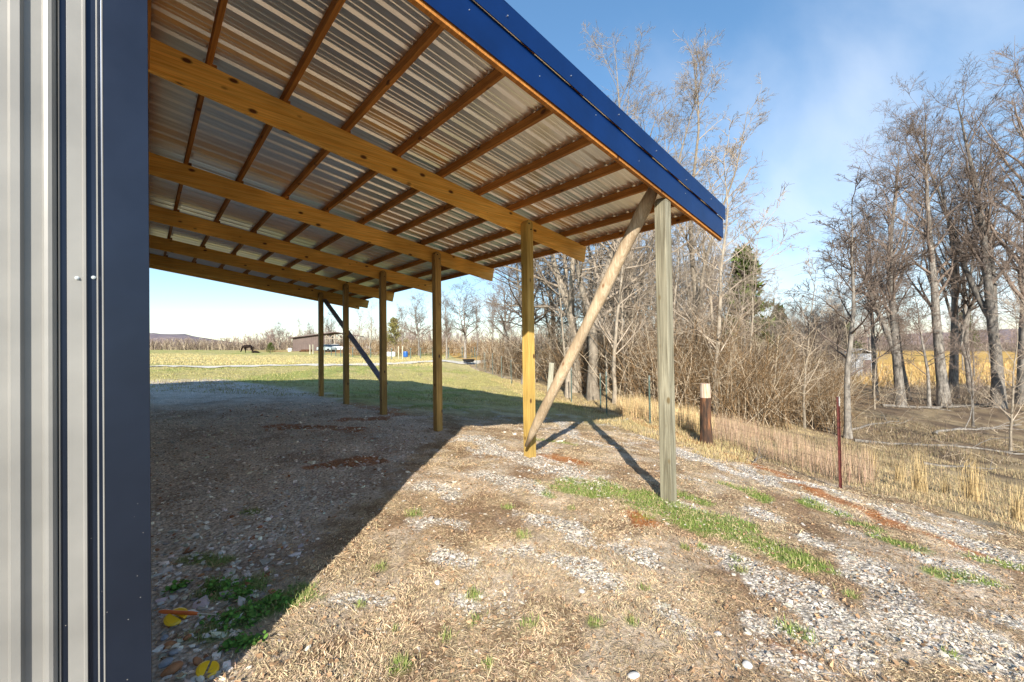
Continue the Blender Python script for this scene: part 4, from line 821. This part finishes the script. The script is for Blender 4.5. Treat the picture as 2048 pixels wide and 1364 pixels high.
# broomsedge clumps
for px, py, s, lb in ((1838, 985, 1.0, 'golden broomsedge clump in front of the tallest grove tree'), (1945, 1000, 1.1, 'tallest golden broomsedge clump, the second from the right edge'), (2036, 1040, .8, 'golden broomsedge clump at the right edge of the photo'),
                      (1745, 945, .7, 'small golden broomsedge clump right of the red steel post'), (1797, 960, .6, 'thin golden broomsedge clump between two bigger clumps'), (1890, 985, .5, 'lowest golden broomsedge clump between two tall ones')):
    x0_, y0_ = G(px, py); n = int(150 * s)
    a = blades(x0_ + rng.normal(0, .05 * s, n), y0_ + rng.normal(0, .05 * s, n), rng.uniform(.2, .74, n) * s, rng.uniform(.003, .006, n), np.abs(rng.normal(0, .13, n)), np.array([.54, .40, .20]) * rng.uniform(.6, 1.2, (n, 1)), None, .12)
    V, F4_, F3_, c = a; o = mesh_np('broomsedge_clump', V - np.array([x0_, y0_, gz(x0_, y0_)]), [F4_, F3_], M['blade'], cd=c); o.location = (x0_, y0_, gz(x0_, y0_)); tag(o, lb, 'grass clump', 'golden broomsedge clumps beyond the fence')

# ------------------------------------------------------------------ fences
M['tpost_green'] = noisemat('green_steel', (.03, .06, .05), (.09, .13, .11), 20, .5)
M['tpost_red'] = noisemat('red_steel', (.05, .013, .011), (.125, .030, .024), 20, .5)
M['white'] = noisemat('white_paint', (.6, .6, .57), (.8, .8, .77), 20, .5)
M['tip'] = noisemat('worn_tip_paint', (.25, .25, .23), (.6, .6, .57), 60, .6)
M['wire'] = newmat('fence_wire', .5, .7, (.12, .11, .10))[0]
M['rust_wood'] = noisemat('rusty_wood', (.022, .014, .010), (.26, .11, .045), 4, .9, (3, 3, .5), .8, .03, c3=(.075, .038, .02))
M['pale_wood'] = woodmat('grey_fence_wood', 2, (.50, .48, .36), (.66, .63, .48), (.2, .15, .1), knots=False)
fen = tag(empty('wire_fence', (FENCE[3][0], FENCE[3][1], 0)), 'woven wire fence on steel and wooden posts along the bank', 'fence'); FO = fen.location.copy()
def tpost(parent, O, x, y, h, mat, lab=None, teeth=True, w=.034):
    z = gz(x, y); g = MB(); a, b = x - O[0], y - O[1]; c, s_ = math.cos(.9), math.sin(.9)
    def bx(u0, u1, v0, v1, z0, z1):
        g.add([(a + u * c - v * s_, b + u * s_ + v * c, zz) for zz in (z0, z1) for u, v in ((u0, v0), (u1, v0), (u1, v1), (u0, v1))], [(0, 3, 2, 1), (4, 5, 6, 7), (0, 1, 5, 4), (1, 2, 6, 5), (2, 3, 7, 6), (3, 0, 4, 7)])
    bx(-w / 2, w / 2, -.003, .003, z - .1, z + h); bx(-.003, .003, .0031, w * .9, z - .1, z + h)
    if teeth:
        for k in range(int(h / .055)): bx(-w * .25, w * .25, -.011, -.0031, z + .05 + k * .055, z + .068 + k * .055)
    o = g.build('steel_post', mat, parent)
    if lab: o['label'] = lab
    g = MB(); g.add([], []); 
    def bx2(): 
        bx(-w / 2 - .001, w / 2 + .001, -.0042, .0042, z + h - .13, z + h + .002)
    bx2(); g.build('white_tip', M['white'] if parent.name != 'wire_fence' else M['tip'], o)
tpost(fen, FO, 7.33, 1.18, 1.30, M['tpost_red'], 'dark red studded steel post')
for px, dep, h in ((1298, 10.6, 1.28), (1212, 11.8, 1.25), (1142, 14.2, 1.25), (1060, 17.4, 1.25), (1022, 20, 1.2), (1003, 22.5, 1.25), (985, 25, 1.3), (970, 27.5, 1.3), (968, 31, 1.3), (953, 31.5, 1.3), (944, 35, 1.25), (1200, 12.6, 1.1)):
    x, y = xy(px, dep); tpost(fen, FO, x, y, h, M['tpost_green'], None, dep < 15, .036)
x, y = G(1413, 886); z = gz(x, y); g = MB(); g.tube([(x - FO[0], y - FO[1], z - .1), (x - FO[0], y - FO[1] + .01, z + .5), (x - FO[0] - .004, y - FO[1], z + .98)], [.135, .112, .108], 14); o = g.build('stub_post', M['rust_wood'], fen, smooth=False); o['label'] = 'thick rust-brown wooden post'
g = MB(); g.tube([(x - FO[0] - .004, y - FO[1], z + .981), (x - FO[0] - .006, y - FO[1], z + 1.12), (x - FO[0] - .008, y - FO[1], z + 1.28)], [.109, .106, .098], 14); o2 = g.build('bleached_top', woodmat('bleached_wood', 2, (.42, .20, .09), (.50, .44, .36), (.3, .1, .03), knots=False), o)
x, y = xy(1096, 14.5); z = gz(x, y); g = MB(); g.bar((x - FO[0] - .02, y - FO[1], z - .1), (x - FO[0] + .13, y - FO[1] - .05, z + 1.35), .13, .13, up=(1, 0, 0)); o = g.build('wooden_post', M['pale_wood'], fen, .01); o['label'] = 'leaning pale square fence post'
x, y = xy(1134, 15.4); z = gz(x, y); g = MB(); g.tube([(x - FO[0], y - FO[1], z - .1), (x - FO[0] + .04, y - FO[1], z + .7), (x - FO[0] + .12, y - FO[1], z + 1.9)], [.14, .11, .10], 10); o = g.build('wooden_post', M['bark_pale'], fen); o['label'] = 'pale round log post behind the leaning one'
# small wooden stake posts beyond
WP, WR = [], []
fl = FENCE[1:]; seg = []
for (ax, ay), (bx_, by_) in zip(fl[:-1], fl[1:]):
    L_ = math.hypot(bx_ - ax, by_ - ay); nn_ = max(2, int(L_ / .9))
    for k in range(nn_): seg.append((ax + (bx_ - ax) * k / nn_, ay + (by_ - ay) * k / nn_))
seg = np.array(seg); sz_ = T(seg[:, 0], seg[:, 1], False); O3 = np.array([FO[0], FO[1], 0])
parts = []
for h in (.08, .2, .33, .47, .62, .78, .95, 1.12):
    P = np.stack([seg[:, 0], seg[:, 1], sz_ + h], 1); P = np.stack([P[:-1], P[1:]], 1) - O3; parts.append(tubes(P, np.full(P.shape[:2], .0016), 3))
V, F = join(parts); mesh_np('wire', V, F, M['wire'], fen)
cum = np.concatenate([[0], np.cumsum(np.hypot(*np.diff(seg, axis=0).T))]); ts = np.arange(0, min(cum[-1], 34), .16); vx_ = np.interp(ts, cum, seg[:, 0]); vy_ = np.interp(ts, cum, seg[:, 1]); vz_ = np.interp(ts, cum, sz_)
P = np.stack([np.stack([vx_, vy_, vz_ + .08], 1), np.stack([vx_, vy_, vz_ + 1.12], 1)], 1) - O3; V, F = tubes(P, np.full(P.shape[:2], .0013), 3); mesh_np('stay_wires', V, F, M['wire'], fen)
# pasture fence far across the yard
pf = [xy(622, 66), xy(650, 62), xy(680, 56), xy(740, 50), xy(800, 46), xy(870, 47), xy(935, 48), xy(1000, 50)]
pfe = tag(empty('pasture_fence', (pf[0][0], pf[0][1], 0)), 'light wire pasture fence in front of the far barn', 'fence'); PO = pfe.location.copy()
for px, dep in ((650, 62), (663, 58), (672, 57), (682, 55), (690, 54), (706, 53), (724, 52), (742, 50), (762, 48), (784, 46), (822, 46), (842, 46), (866, 47), (898, 47.5), (925, 48), (950, 48.5), (975, 49)):
    x, y = xy(px, dep); tpost(pfe, PO, x, y, 1.3, M['tpost_green'], None, False, .11)
for px in (797, 805, 620, 626):
    x, y = xy(px, 46 if px > 700 else 64); z = gz(x, y); g = MB(); g.tube([(x - PO[0], y - PO[1], z - .1), (x - PO[0], y - PO[1], z + 1.5)], .06 if px > 700 else .09, 7); g.build('wooden_post', M['pale_wood'], pfe)
q_ = np.array(pf); tt = np.linspace(0, len(q_) - 1, 60); wx = np.interp(tt, range(len(q_)), q_[:, 0]); wy = np.interp(tt, range(len(q_)), q_[:, 1]); parts = []
for h in (.3, .7, 1.15):
    P = np.stack([wx - PO[0], wy - PO[1], T(wx, wy, False) + h], 1); P = np.stack([P[:-1], P[1:]], 1); parts.append(tubes(P, np.full(P.shape[:2], .014), 3))
V, F = join(parts); mesh_np('wire', V, F, M['wire'], pfe)

# ------------------------------------------------------------------ far barn, shed
def frame_at(px, dep, rot=0):
    x, y = xy(px, dep); return (x, y, gz(x, y)), math.atan2(RT[1], RT[0]) + rot
loc, a_ = frame_at(636, 88, R(12))
bn = tag(empty('far_barn', loc, a_), 'low brown metal barn with an open right half across the pasture', 'barn')
mb = noisemat('brown_siding', (.085, .056, .046), (.12, .082, .068), 1, .55); mdk = noisemat('barn_roof', (.07, .045, .04), (.13, .09, .08), 2, .6)
g = MB(); g.prism([(-5.0, 0, -.5), (1.4, 0, -.5), (1.4, 0, 3.62), (-5.0, 0, 2.78)], np.zeros(3), np.array([0, .15, 0])); g.box(-5.0, -4.85, .15, 7.0, -.5, 2.78); g.box(-5.0, -1.5, 7.0, 7.15, -.5, 2.9)
for k in range(16): g.box(-4.9 + k * .39, -4.82 + k * .39, -.03, -.002, -.4, 2.78 + k * .05)
g.build('siding', mb, bn)
g = MB(); g.prism([(-5.6, -.6, 2.78), (3.6, -.6, 4.0), (3.6, -.6, 4.18), (-5.6, -.6, 2.96)], np.zeros(3), np.array([0, 8.2, 0])); g.prism([(3.6, -.6, 4.0), (8.4, -.6, 3.15), (8.4, -.6, 3.33), (3.6, -.6, 4.18)], np.zeros(3), np.array([0, 8.2, 0])); g.build('roof', mdk, bn)
for k, x in enumerate((1.6, 3.4, 5.4, 7.6)):
    for yy in (0.0, 6.6):
        g = MB(); g.box(x - .09, x + .09, yy, yy + .18, -.5, 3.2 if x > 7 else 3.6); g.build('barn_post', M['bark_pale'] if yy < 1 else M['bark'], bn)
for x in (2.4, 3.9, 5.3, 6.8):
    g = MB(); g.bar((x - .7, -.1, 3.4), (x, -.1, 2.7), .08, .12); g.bar((x + .7, -.1, 3.4), (x + .02, -.1, 2.72), .08, .12); g.build('truss_brace', M['bark_pale'], bn)
g = MB(); g.bar((1.4, -.12, 2.65), (7.7, -.12, 2.65), .08, .14); g.build('truss_tie', M['bark_pale'], bn)
loc, a_ = frame_at(1722, 42, R(-15)); sh = tag(empty('small_shed', loc, a_), 'small grey metal shed half hidden behind the slender trees', 'shed')
g = MB(); g.box(-1.15, 1.15, 0, 2.4, -.6, 2.55)
for k in range(12): g.box(-1.13 + k * .2, -1.09 + k * .2, -.03, -.002, -.6, 2.5)
g.build('wall', noisemat('grey_shed', (.26, .28, .31), (.36, .38, .41), 2, .5), sh)
g = MB(); g.prism([(-1.3, -.15, 2.5), (0, -.15, 3.0), (1.3, -.15, 2.5), (1.3, -.15, 2.56), (0, -.15, 3.07), (-1.3, -.15, 2.56)], np.zeros(3), np.array([0, 2.7, 0])); g.build('roof', noisemat('pale_roof', (.5, .5, .5), (.62, .62, .62), 2, .4), sh)
g = MB(); g.box(.1, .8, -.05, -.031, 0, 1.9); g.build('door', mdk, sh)

# ------------------------------------------------------------------ vehicles and things by the barn
M['glass'] = newmat('car_glass', .1, 0, (.02, .03, .04))[0]; M['tyre'] = newmat('tyre', .85, 0, (.02, .02, .02))[0]
def car(px, dep, rot, col, label, L_=4.4, truck=False, cat='car'):
    loc, a = frame_at(px, dep, rot); c = tag(empty('parked_car', loc, a), label, cat)
    pm = newmat('car_paint', .3, 0, col)[0]; g = MB(); h = L_ / 2
    prof_ = [(-h, .35), (-h, .85), (-h * .92, .95), (-h * .62, 1.0), (h * .45, .98), (h * .95, .82), (h, .6), (h, .35)]
    g.prism([(x, -.85, z) for x, z in prof_], np.zeros(3), np.array([0, 1.7, 0])); g.build('body', pm, c, .06)
    g = MB(); g.prism([(-h * .68, -.72, .99), (-h * .5, -.66, 1.42), (h * .1, -.66, 1.42), (h * .38, -.72, .99)], np.zeros(3), np.array([0, 1.4, 0])); g.build('window', M['glass'], c, .04)
    g = MB(); g.box(-h * .5, h * .1, -.64, .64 + .0, 1.425, 1.47); g.build('car_roof', pm, c, .02)
    for sx_ in (-.62, .62):
        for sy_ in (-.88, .74):
            g = MB(); g.tube([(sx_ * h, sy_, .33), (sx_ * h, sy_ + .15, .33)], .33, 14); g.build('wheel', M['tyre'], c)
car(676, 82, R(8), (.75, .76, .76), 'white car parked in the open half of the far barn')
car(654, 80, R(-20), (.35, .42, .42), 'grey-green car parked left of the white one', 3.6)
car(722, 82, R(175), (.05, .08, .16), 'dark blue car parked right of the far barn', 4.2)
M['bluep'] = noisemat('blue_plastic', (.01, .08, .30), (.02, .13, .42), 4, .4)
def barrel(px, dep, mat, label, h=.9, r_=.32):
    x, y = xy(px, dep); o_ = tag(empty('barrel', (x, y, gz(x, y))), label, 'barrel'); g = MB(); g.tube([(0, 0, 0), (0, 0, .1), (0, 0, .28), (0, 0, .3), (0, 0, .6), (0, 0, .62), (0, 0, h - .1), (0, 0, h)], [r_ * .93, r_, r_, r_ * 1.05, r_ * 1.05, r_, r_, r_ * .92], 16); g.build('drum', mat, o_)
    g = MB(); g.tube([(0, 0, h + .001), (0, 0, h + .02)], r_ * .85, 14); g.build('lid', mat, o_)
barrel(811, 54, M['bluep'], 'bright blue barrel right of the last cedar', .75, .30); barrel(786, 56, M['white'], 'white barrel left of the blue barrel', .65, .32); barrel(778, 57, M['white'], 'white barrel standing farthest left of the blue one', .5, .3)
barrel(580, 84, M['white'], 'white drum lying left of the far barn wall', .7, .4)
x, y = xy(612, 80); o_ = tag(empty('log_pile', (x, y, gz(x, y))), 'low reddish pile of logs in front of the far barn wall', 'log pile')
for k in range(5):
    g = MB(); g.tube([(-1.2 + .1 * k, .25 * (k % 3), .15 + .22 * (k // 3)), (1.1 + .05 * k, .25 * (k % 3), .15 + .22 * (k // 3))], .13, 8); g.build('log', M['rust_wood'], o_)
x, y = xy(937, 33.5); z = gz(x, y); o_ = tag(empty('fire_pit', (x, y, z)), 'low black metal fire pit on legs at the end of the fence', 'fire pit'); mbk = newmat('black_iron', .6, .4, (.02, .02, .025))[0]
g = MB(); g.tube([(0, 0, .18), (0, 0, .24), (0, 0, .42), (0, 0, .44)], [.2, .42, .5, .55], 14); g.build('bowl', mbk, o_)
for k in range(4):
    g = MB(); a = k * 1.57 + .7; g.tube([(.32 * math.cos(a), .32 * math.sin(a), .3), (.48 * math.cos(a), .48 * math.sin(a), -.02)], .022, 6); g.build('leg', mbk, o_)

# ------------------------------------------------------------------ horse
def skin(name, verts, edges, rad, mat, parent, sub=2):
    me = bpy.data.meshes.new(name); me.from_pydata(verts, edges, []); me.update(); o = bpy.data.objects.new(name, me); COL.objects.link(o); o.parent = parent; me.materials.append(mat)
    s = o.modifiers.new('skin', 'SKIN'); s.use_smooth_shade = True
    for i_, r_ in enumerate(rad): me.skin_vertices[0].data[i_].radius = (r_, r_) if not hasattr(r_, '__len__') else r_
    me.skin_vertices[0].data[0].use_root = True
    u = o.modifiers.new('sub', 'SUBSURF'); u.levels = sub; u.render_levels = sub; return o
loc, a_ = frame_at(496, 72, R(-8)); hs_ = tag(empty('horse', loc, a_), 'dark brown horse grazing in the pasture', 'horse')
hmt = noisemat('dark_horse_coat', (.010, .007, .006), (.025, .016, .012), 3, .8, spec=.1)
hv = [(.0, 0, 1.12), (.45, 0, 1.16), (.72, 0, 1.18), (-.4, 0, 1.15), (-.68, 0, 1.18),           # trunk; -x is the head end
      (-.95, 0, 1.12), (-1.15, 0, .85), (-1.27, 0, .55), (-1.33, 0, .42), (-1.45, 0, .16),       # neck, poll, muzzle
      (-.62, .17, .88), (-.60, .18, .52), (-.66, .18, .28), (-.60, .18, .04), (-.55, -.17, .88), (-.42, -.18, .54), (-.36, -.18, .28), (-.34, -.18, .04),
      (.72, .18, .92), (.62, .19, .68), (.80, .19, .46), (.76, .19, .05), (.78, -.18, .92), (.74, -.19, .68), (.95, -.19, .46), (.92, -.19, .05)]
he = [(0, 1), (1, 2), (0, 3), (3, 4), (4, 5), (5, 6), (6, 7), (7, 8), (8, 9), (4, 10), (10, 11), (11, 12), (12, 13), (4, 14), (14, 15), (15, 16), (16, 17), (2, 18), (18, 19), (19, 20), (20, 21), (2, 22), (22, 23), (23, 24), (24, 25)]
hr = [.31, .29, .27, .31, .27, .19, .145, .125, .12, .065, .12, .07, .05, .06, .12, .07, .05, .06, .17, .11, .065, .06, .17, .11, .065, .06]
skin('body', hv, he, hr, hmt, hs_)
skin('tail', [(.95, 0, 1.25), (1.08, 0, 1.1), (1.12, 0, .8), (1.1, 0, .45)], [(0, 1), (1, 2), (2, 3)], [.04, .06, .08, .04], hmt, hs_, 1)
g = MB(); 
for k in range(7): p = np.array([-.80 - .068 * k, 0, 1.33 - .11 * k + .004 * k * k]); g.prism([p + (0, -.02, 0), p + (.0, .02, 0), p + (.03, .02, -.12), p + (.03, -.02, -.12)], np.zeros(3), np.array([.05, .03, .10]))
g.build('mane', hmt, hs_); 
for s_ in (-1, 1): g = MB(); g.prism([(-1.22, .05 * s_, .62), (-1.20, .09 * s_, .60), (-1.14, .075 * s_, .74)], np.zeros(3), np.array([.02, 0, .02])); g.build('ear', hmt, hs_)
# dark animal lying behind it
loc, a_ = frame_at(512, 71, R(5)); dg = tag(empty('dog', loc, a_), 'dark animal lying in the grass right of the horse', 'dog')
skin('body', [(0, 0, .22), (.35, 0, .2), (-.3, 0, .26), (-.5, 0, .36), (-.68, 0, .34), (-.42, .14, .08), (-.7, .16, .05), (.4, .18, .08), (.15, .2, .05), (-.42, -.14, .08), (-.7, -.16, .05), (.4, -.18, .08), (.15, -.2, .05), (.6, .05, .1), (.8, .1, .06)],
     [(0, 1), (0, 2), (2, 3), (3, 4), (2, 5), (5, 6), (1, 7), (7, 8), (2, 9), (9, 10), (1, 11), (11, 12), (1, 13), (13, 14)], [.19, .18, .17, .1, .06, .06, .04, .08, .04, .06, .04, .08, .04, .03, .02], hmt, dg)

# ------------------------------------------------------------------ fallen wood in the valley
def deadwood(p, q, r_, label, name='fallen_branch', mat='bark', kids=7, seed=0):
    rg = np.random.default_rng(seed); a = np.array([*G(*p), 0]); b = np.array([*G(*q), 0]); L_ = np.linalg.norm(b - a); d = (b - a) / L_; n = 10; s = np.linspace(0, 1, n)[:, None]
    P = a + (b - a) * s + rg.normal(0, L_ * .012, (n, 3)); P[:, 2] = T(P[:, 0], P[:, 1]) + r_ * .7; o0 = P[0].copy(); P = (P - o0)[None]; Rr = (r_ * np.linspace(1, .4, n))[None]
    Q, q2 = spawn(P, Rr, kids, .2, 1, 45, 12, .25, .5, 5, .15, .05, rg, .3, .006, .3); o = mesh_np(name, *join([tubes(P, Rr, 8), tubes(Q, q2, 4)]), M[mat], smooth=True); o.location = o0; tag(o, label, 'branch')
deadwood((1712, 884), (2060, 912), .05, 'long grey fallen log across the lower valley', 'fallen_log', 'bark', 9, 1)
deadwood((1760, 812), (1980, 808), .09, 'dark fallen log between the grove trunk bases', 'fallen_log', 'bark', 9, 2)
deadwood((1840, 868), (2040, 850), .05, 'thin fallen branch halfway up the valley floor', mat='bark', seed=3)
deadwood((1700, 860), (1800, 842), .045, 'fallen branch left of the grove trunks', mat='bark', seed=4)
deadwood((1850, 932), (1990, 938), .035, 'dark fallen branch behind the golden clumps', mat='bark', seed=6)
deadwood((1505, 925), (1545, 900), .016, 'small bent stick on the bank right of the brown stub post', mat='bark', seed=7, kids=4)

# ------------------------------------------------------------------ things dropped by the corner trim
x, y = G(352, 1243); z = gz(x, y) + .03
yc = tag(empty('plastic_cap', (x, y, z), .3), 'yellow plastic cap with a slot under the orange screwdriver', 'plastic cap'); ym = noisemat('yellow_plastic', (.75, .42, .01), (.88, .54, .02), 5, .35)
def capshape(par, sc_=1.0, slot=True):
    for s_ in (-1, 1):
        g = MB(); pts = [(.006 * s_ * sc_, -.036 * sc_)] + [(sc_ * (.006 * s_ + .036 * s_ * math.cos(t_)), sc_ * .038 * math.sin(t_)) for t_ in np.linspace(-1.35, 1.35, 12)] + [(.004 * s_ * sc_, .036 * sc_)]
        V = []; n = len(pts)
        for zz, k_ in ((0, 1.0), (.005, 1.0), (.012, .8)): V += [(px_ * k_ , py_ * k_, zz) for px_, py_ in pts]
        F = [tuple(range(n))[::-1], tuple(range(2 * n, 3 * n))] + [(l * n + i_, l * n + (i_ + 1) % n, (l + 1) * n + (i_ + 1) % n, (l + 1) * n + i_) for l in range(2) for i_ in range(n)]
        g.add(V, F); g.build('half', ym, par, .001)
capshape(yc, 1.3); yc.rotation_euler = (R(20), R(-15), R(35))
x, y = G(415, 1352); yc2 = tag(empty('plastic_cap', (x, y, gz(x, y) + .02), 1.2), 'yellow plastic cap lying at the bottom edge of the photo', 'plastic cap'); capshape(yc2, 1.1); yc2.rotation_euler = (R(15), R(20), R(-20))
p = np.array([*G(318, 1239), 0]); q = np.array([*G(432, 1246), 0]); p[2] = gz(p[0], p[1]) + .055; q[2] = gz(q[0], q[1]) + .05
sc = tag(empty('screwdriver', tuple(p)), 'screwdriver with orange handle lying across the yellow cap', 'screwdriver'); v = q - p; om = noisemat('orange_plastic', (.55, .10, .02), (.70, .16, .03), 8, .4)
ss = [0, .04, .1, .3, .5, .58, .66, .68]; g = MB(); g.tube([v * s_ for s_ in ss], [.006, .010, .0115, .010, .0105, .0115, .008, .006], 10); g.build('handle', om, sc, smooth=True)
g = MB(); g.tube([v * .68, v * .95, v * 1.0], [.0032, .0032, .0042], 8); g.build('shaft', M['screw'], sc)
# larger rusty and grey stones by the corner: countable, each its own
def rock(px, py, s, col, label, group):
    x, y = G(px, py); x = max(x, .09); V = ico * (1 + rng.normal(0, .14, (12, 1))) * np.array([1.25, .9, .6]) * s
    o = mesh_np('rock', V, icf, noisemat('rock_' + str(px), tuple(c * .75 for c in col), tuple(min(c * 1.2, .9) for c in col), 30, .85, bmp=.5, bd=.004)); o.location = (x, y, gz(x, y) + s * .3); o.rotation_euler = (rng.normal(0, .3), rng.normal(0, .3), rng.uniform(0, 6))
    b = o.modifiers.new('sub', 'SUBSURF'); b.levels = 2; b.render_levels = 2; b.subdivision_type = 'CATMULL_CLARK'; tag(o, label, 'stone', group)
RU, GY, WH = (.36, .16, .07), (.30, .31, .34), (.58, .56, .53)
gp_ = 'stones beside the corner trim'
for a in ((345, 1350, .05, RU, 'big rust-brown stone at the bottom edge beside the trim'), (338, 1295, .03, RU, 'round rust-brown stone below the yellow cap'), (348, 1312, .028, GY, 'grey stone just right of the round rust-brown one'), (330, 1275, .024, GY, 'blue-grey stone touching the trim below the yellow cap'),
          (375, 1278, .03, RU, 'orange-brown stone right below the screwdriver shaft'), (395, 1330, .03, RU, 'brown stone near the lower yellow cap'), (450, 1064, .02, GY, 'smooth grey oval stone in the middle of the shaded gravel'), (402, 1155, .02, RU, 'small orange stone in the shaded gravel'),
          (315, 1095, .018, RU, 'orange stone against the trim above the weeds'), (320, 1208, .024, WH, 'pale stone against the trim above the yellow cap'), (384, 1270, .017, WH, 'white stone right of the yellow cap'), (314, 1345, .03, GY, 'dark grey stone in the bottom corner by the trim')):
    rock(*a, gp_)
for a in ((1163, 1185, .028, WH, 'single white stone lying alone in the sunny straw'), (952, 1300, .013, WH, 'small white stone low in the middle of the yard'), (875, 1168, .026, WH, 'flat white stone right of the shadow edge'), (1495, 1338, .028, WH, 'white stone near the bottom edge right of centre'), (1267, 1357, .032, WH, 'pointed white stone on the bottom edge'), (1435, 1268, .024, WH, 'white stone beside the small gravel streak')):
    rock(*a, 'single white stones in the yard')
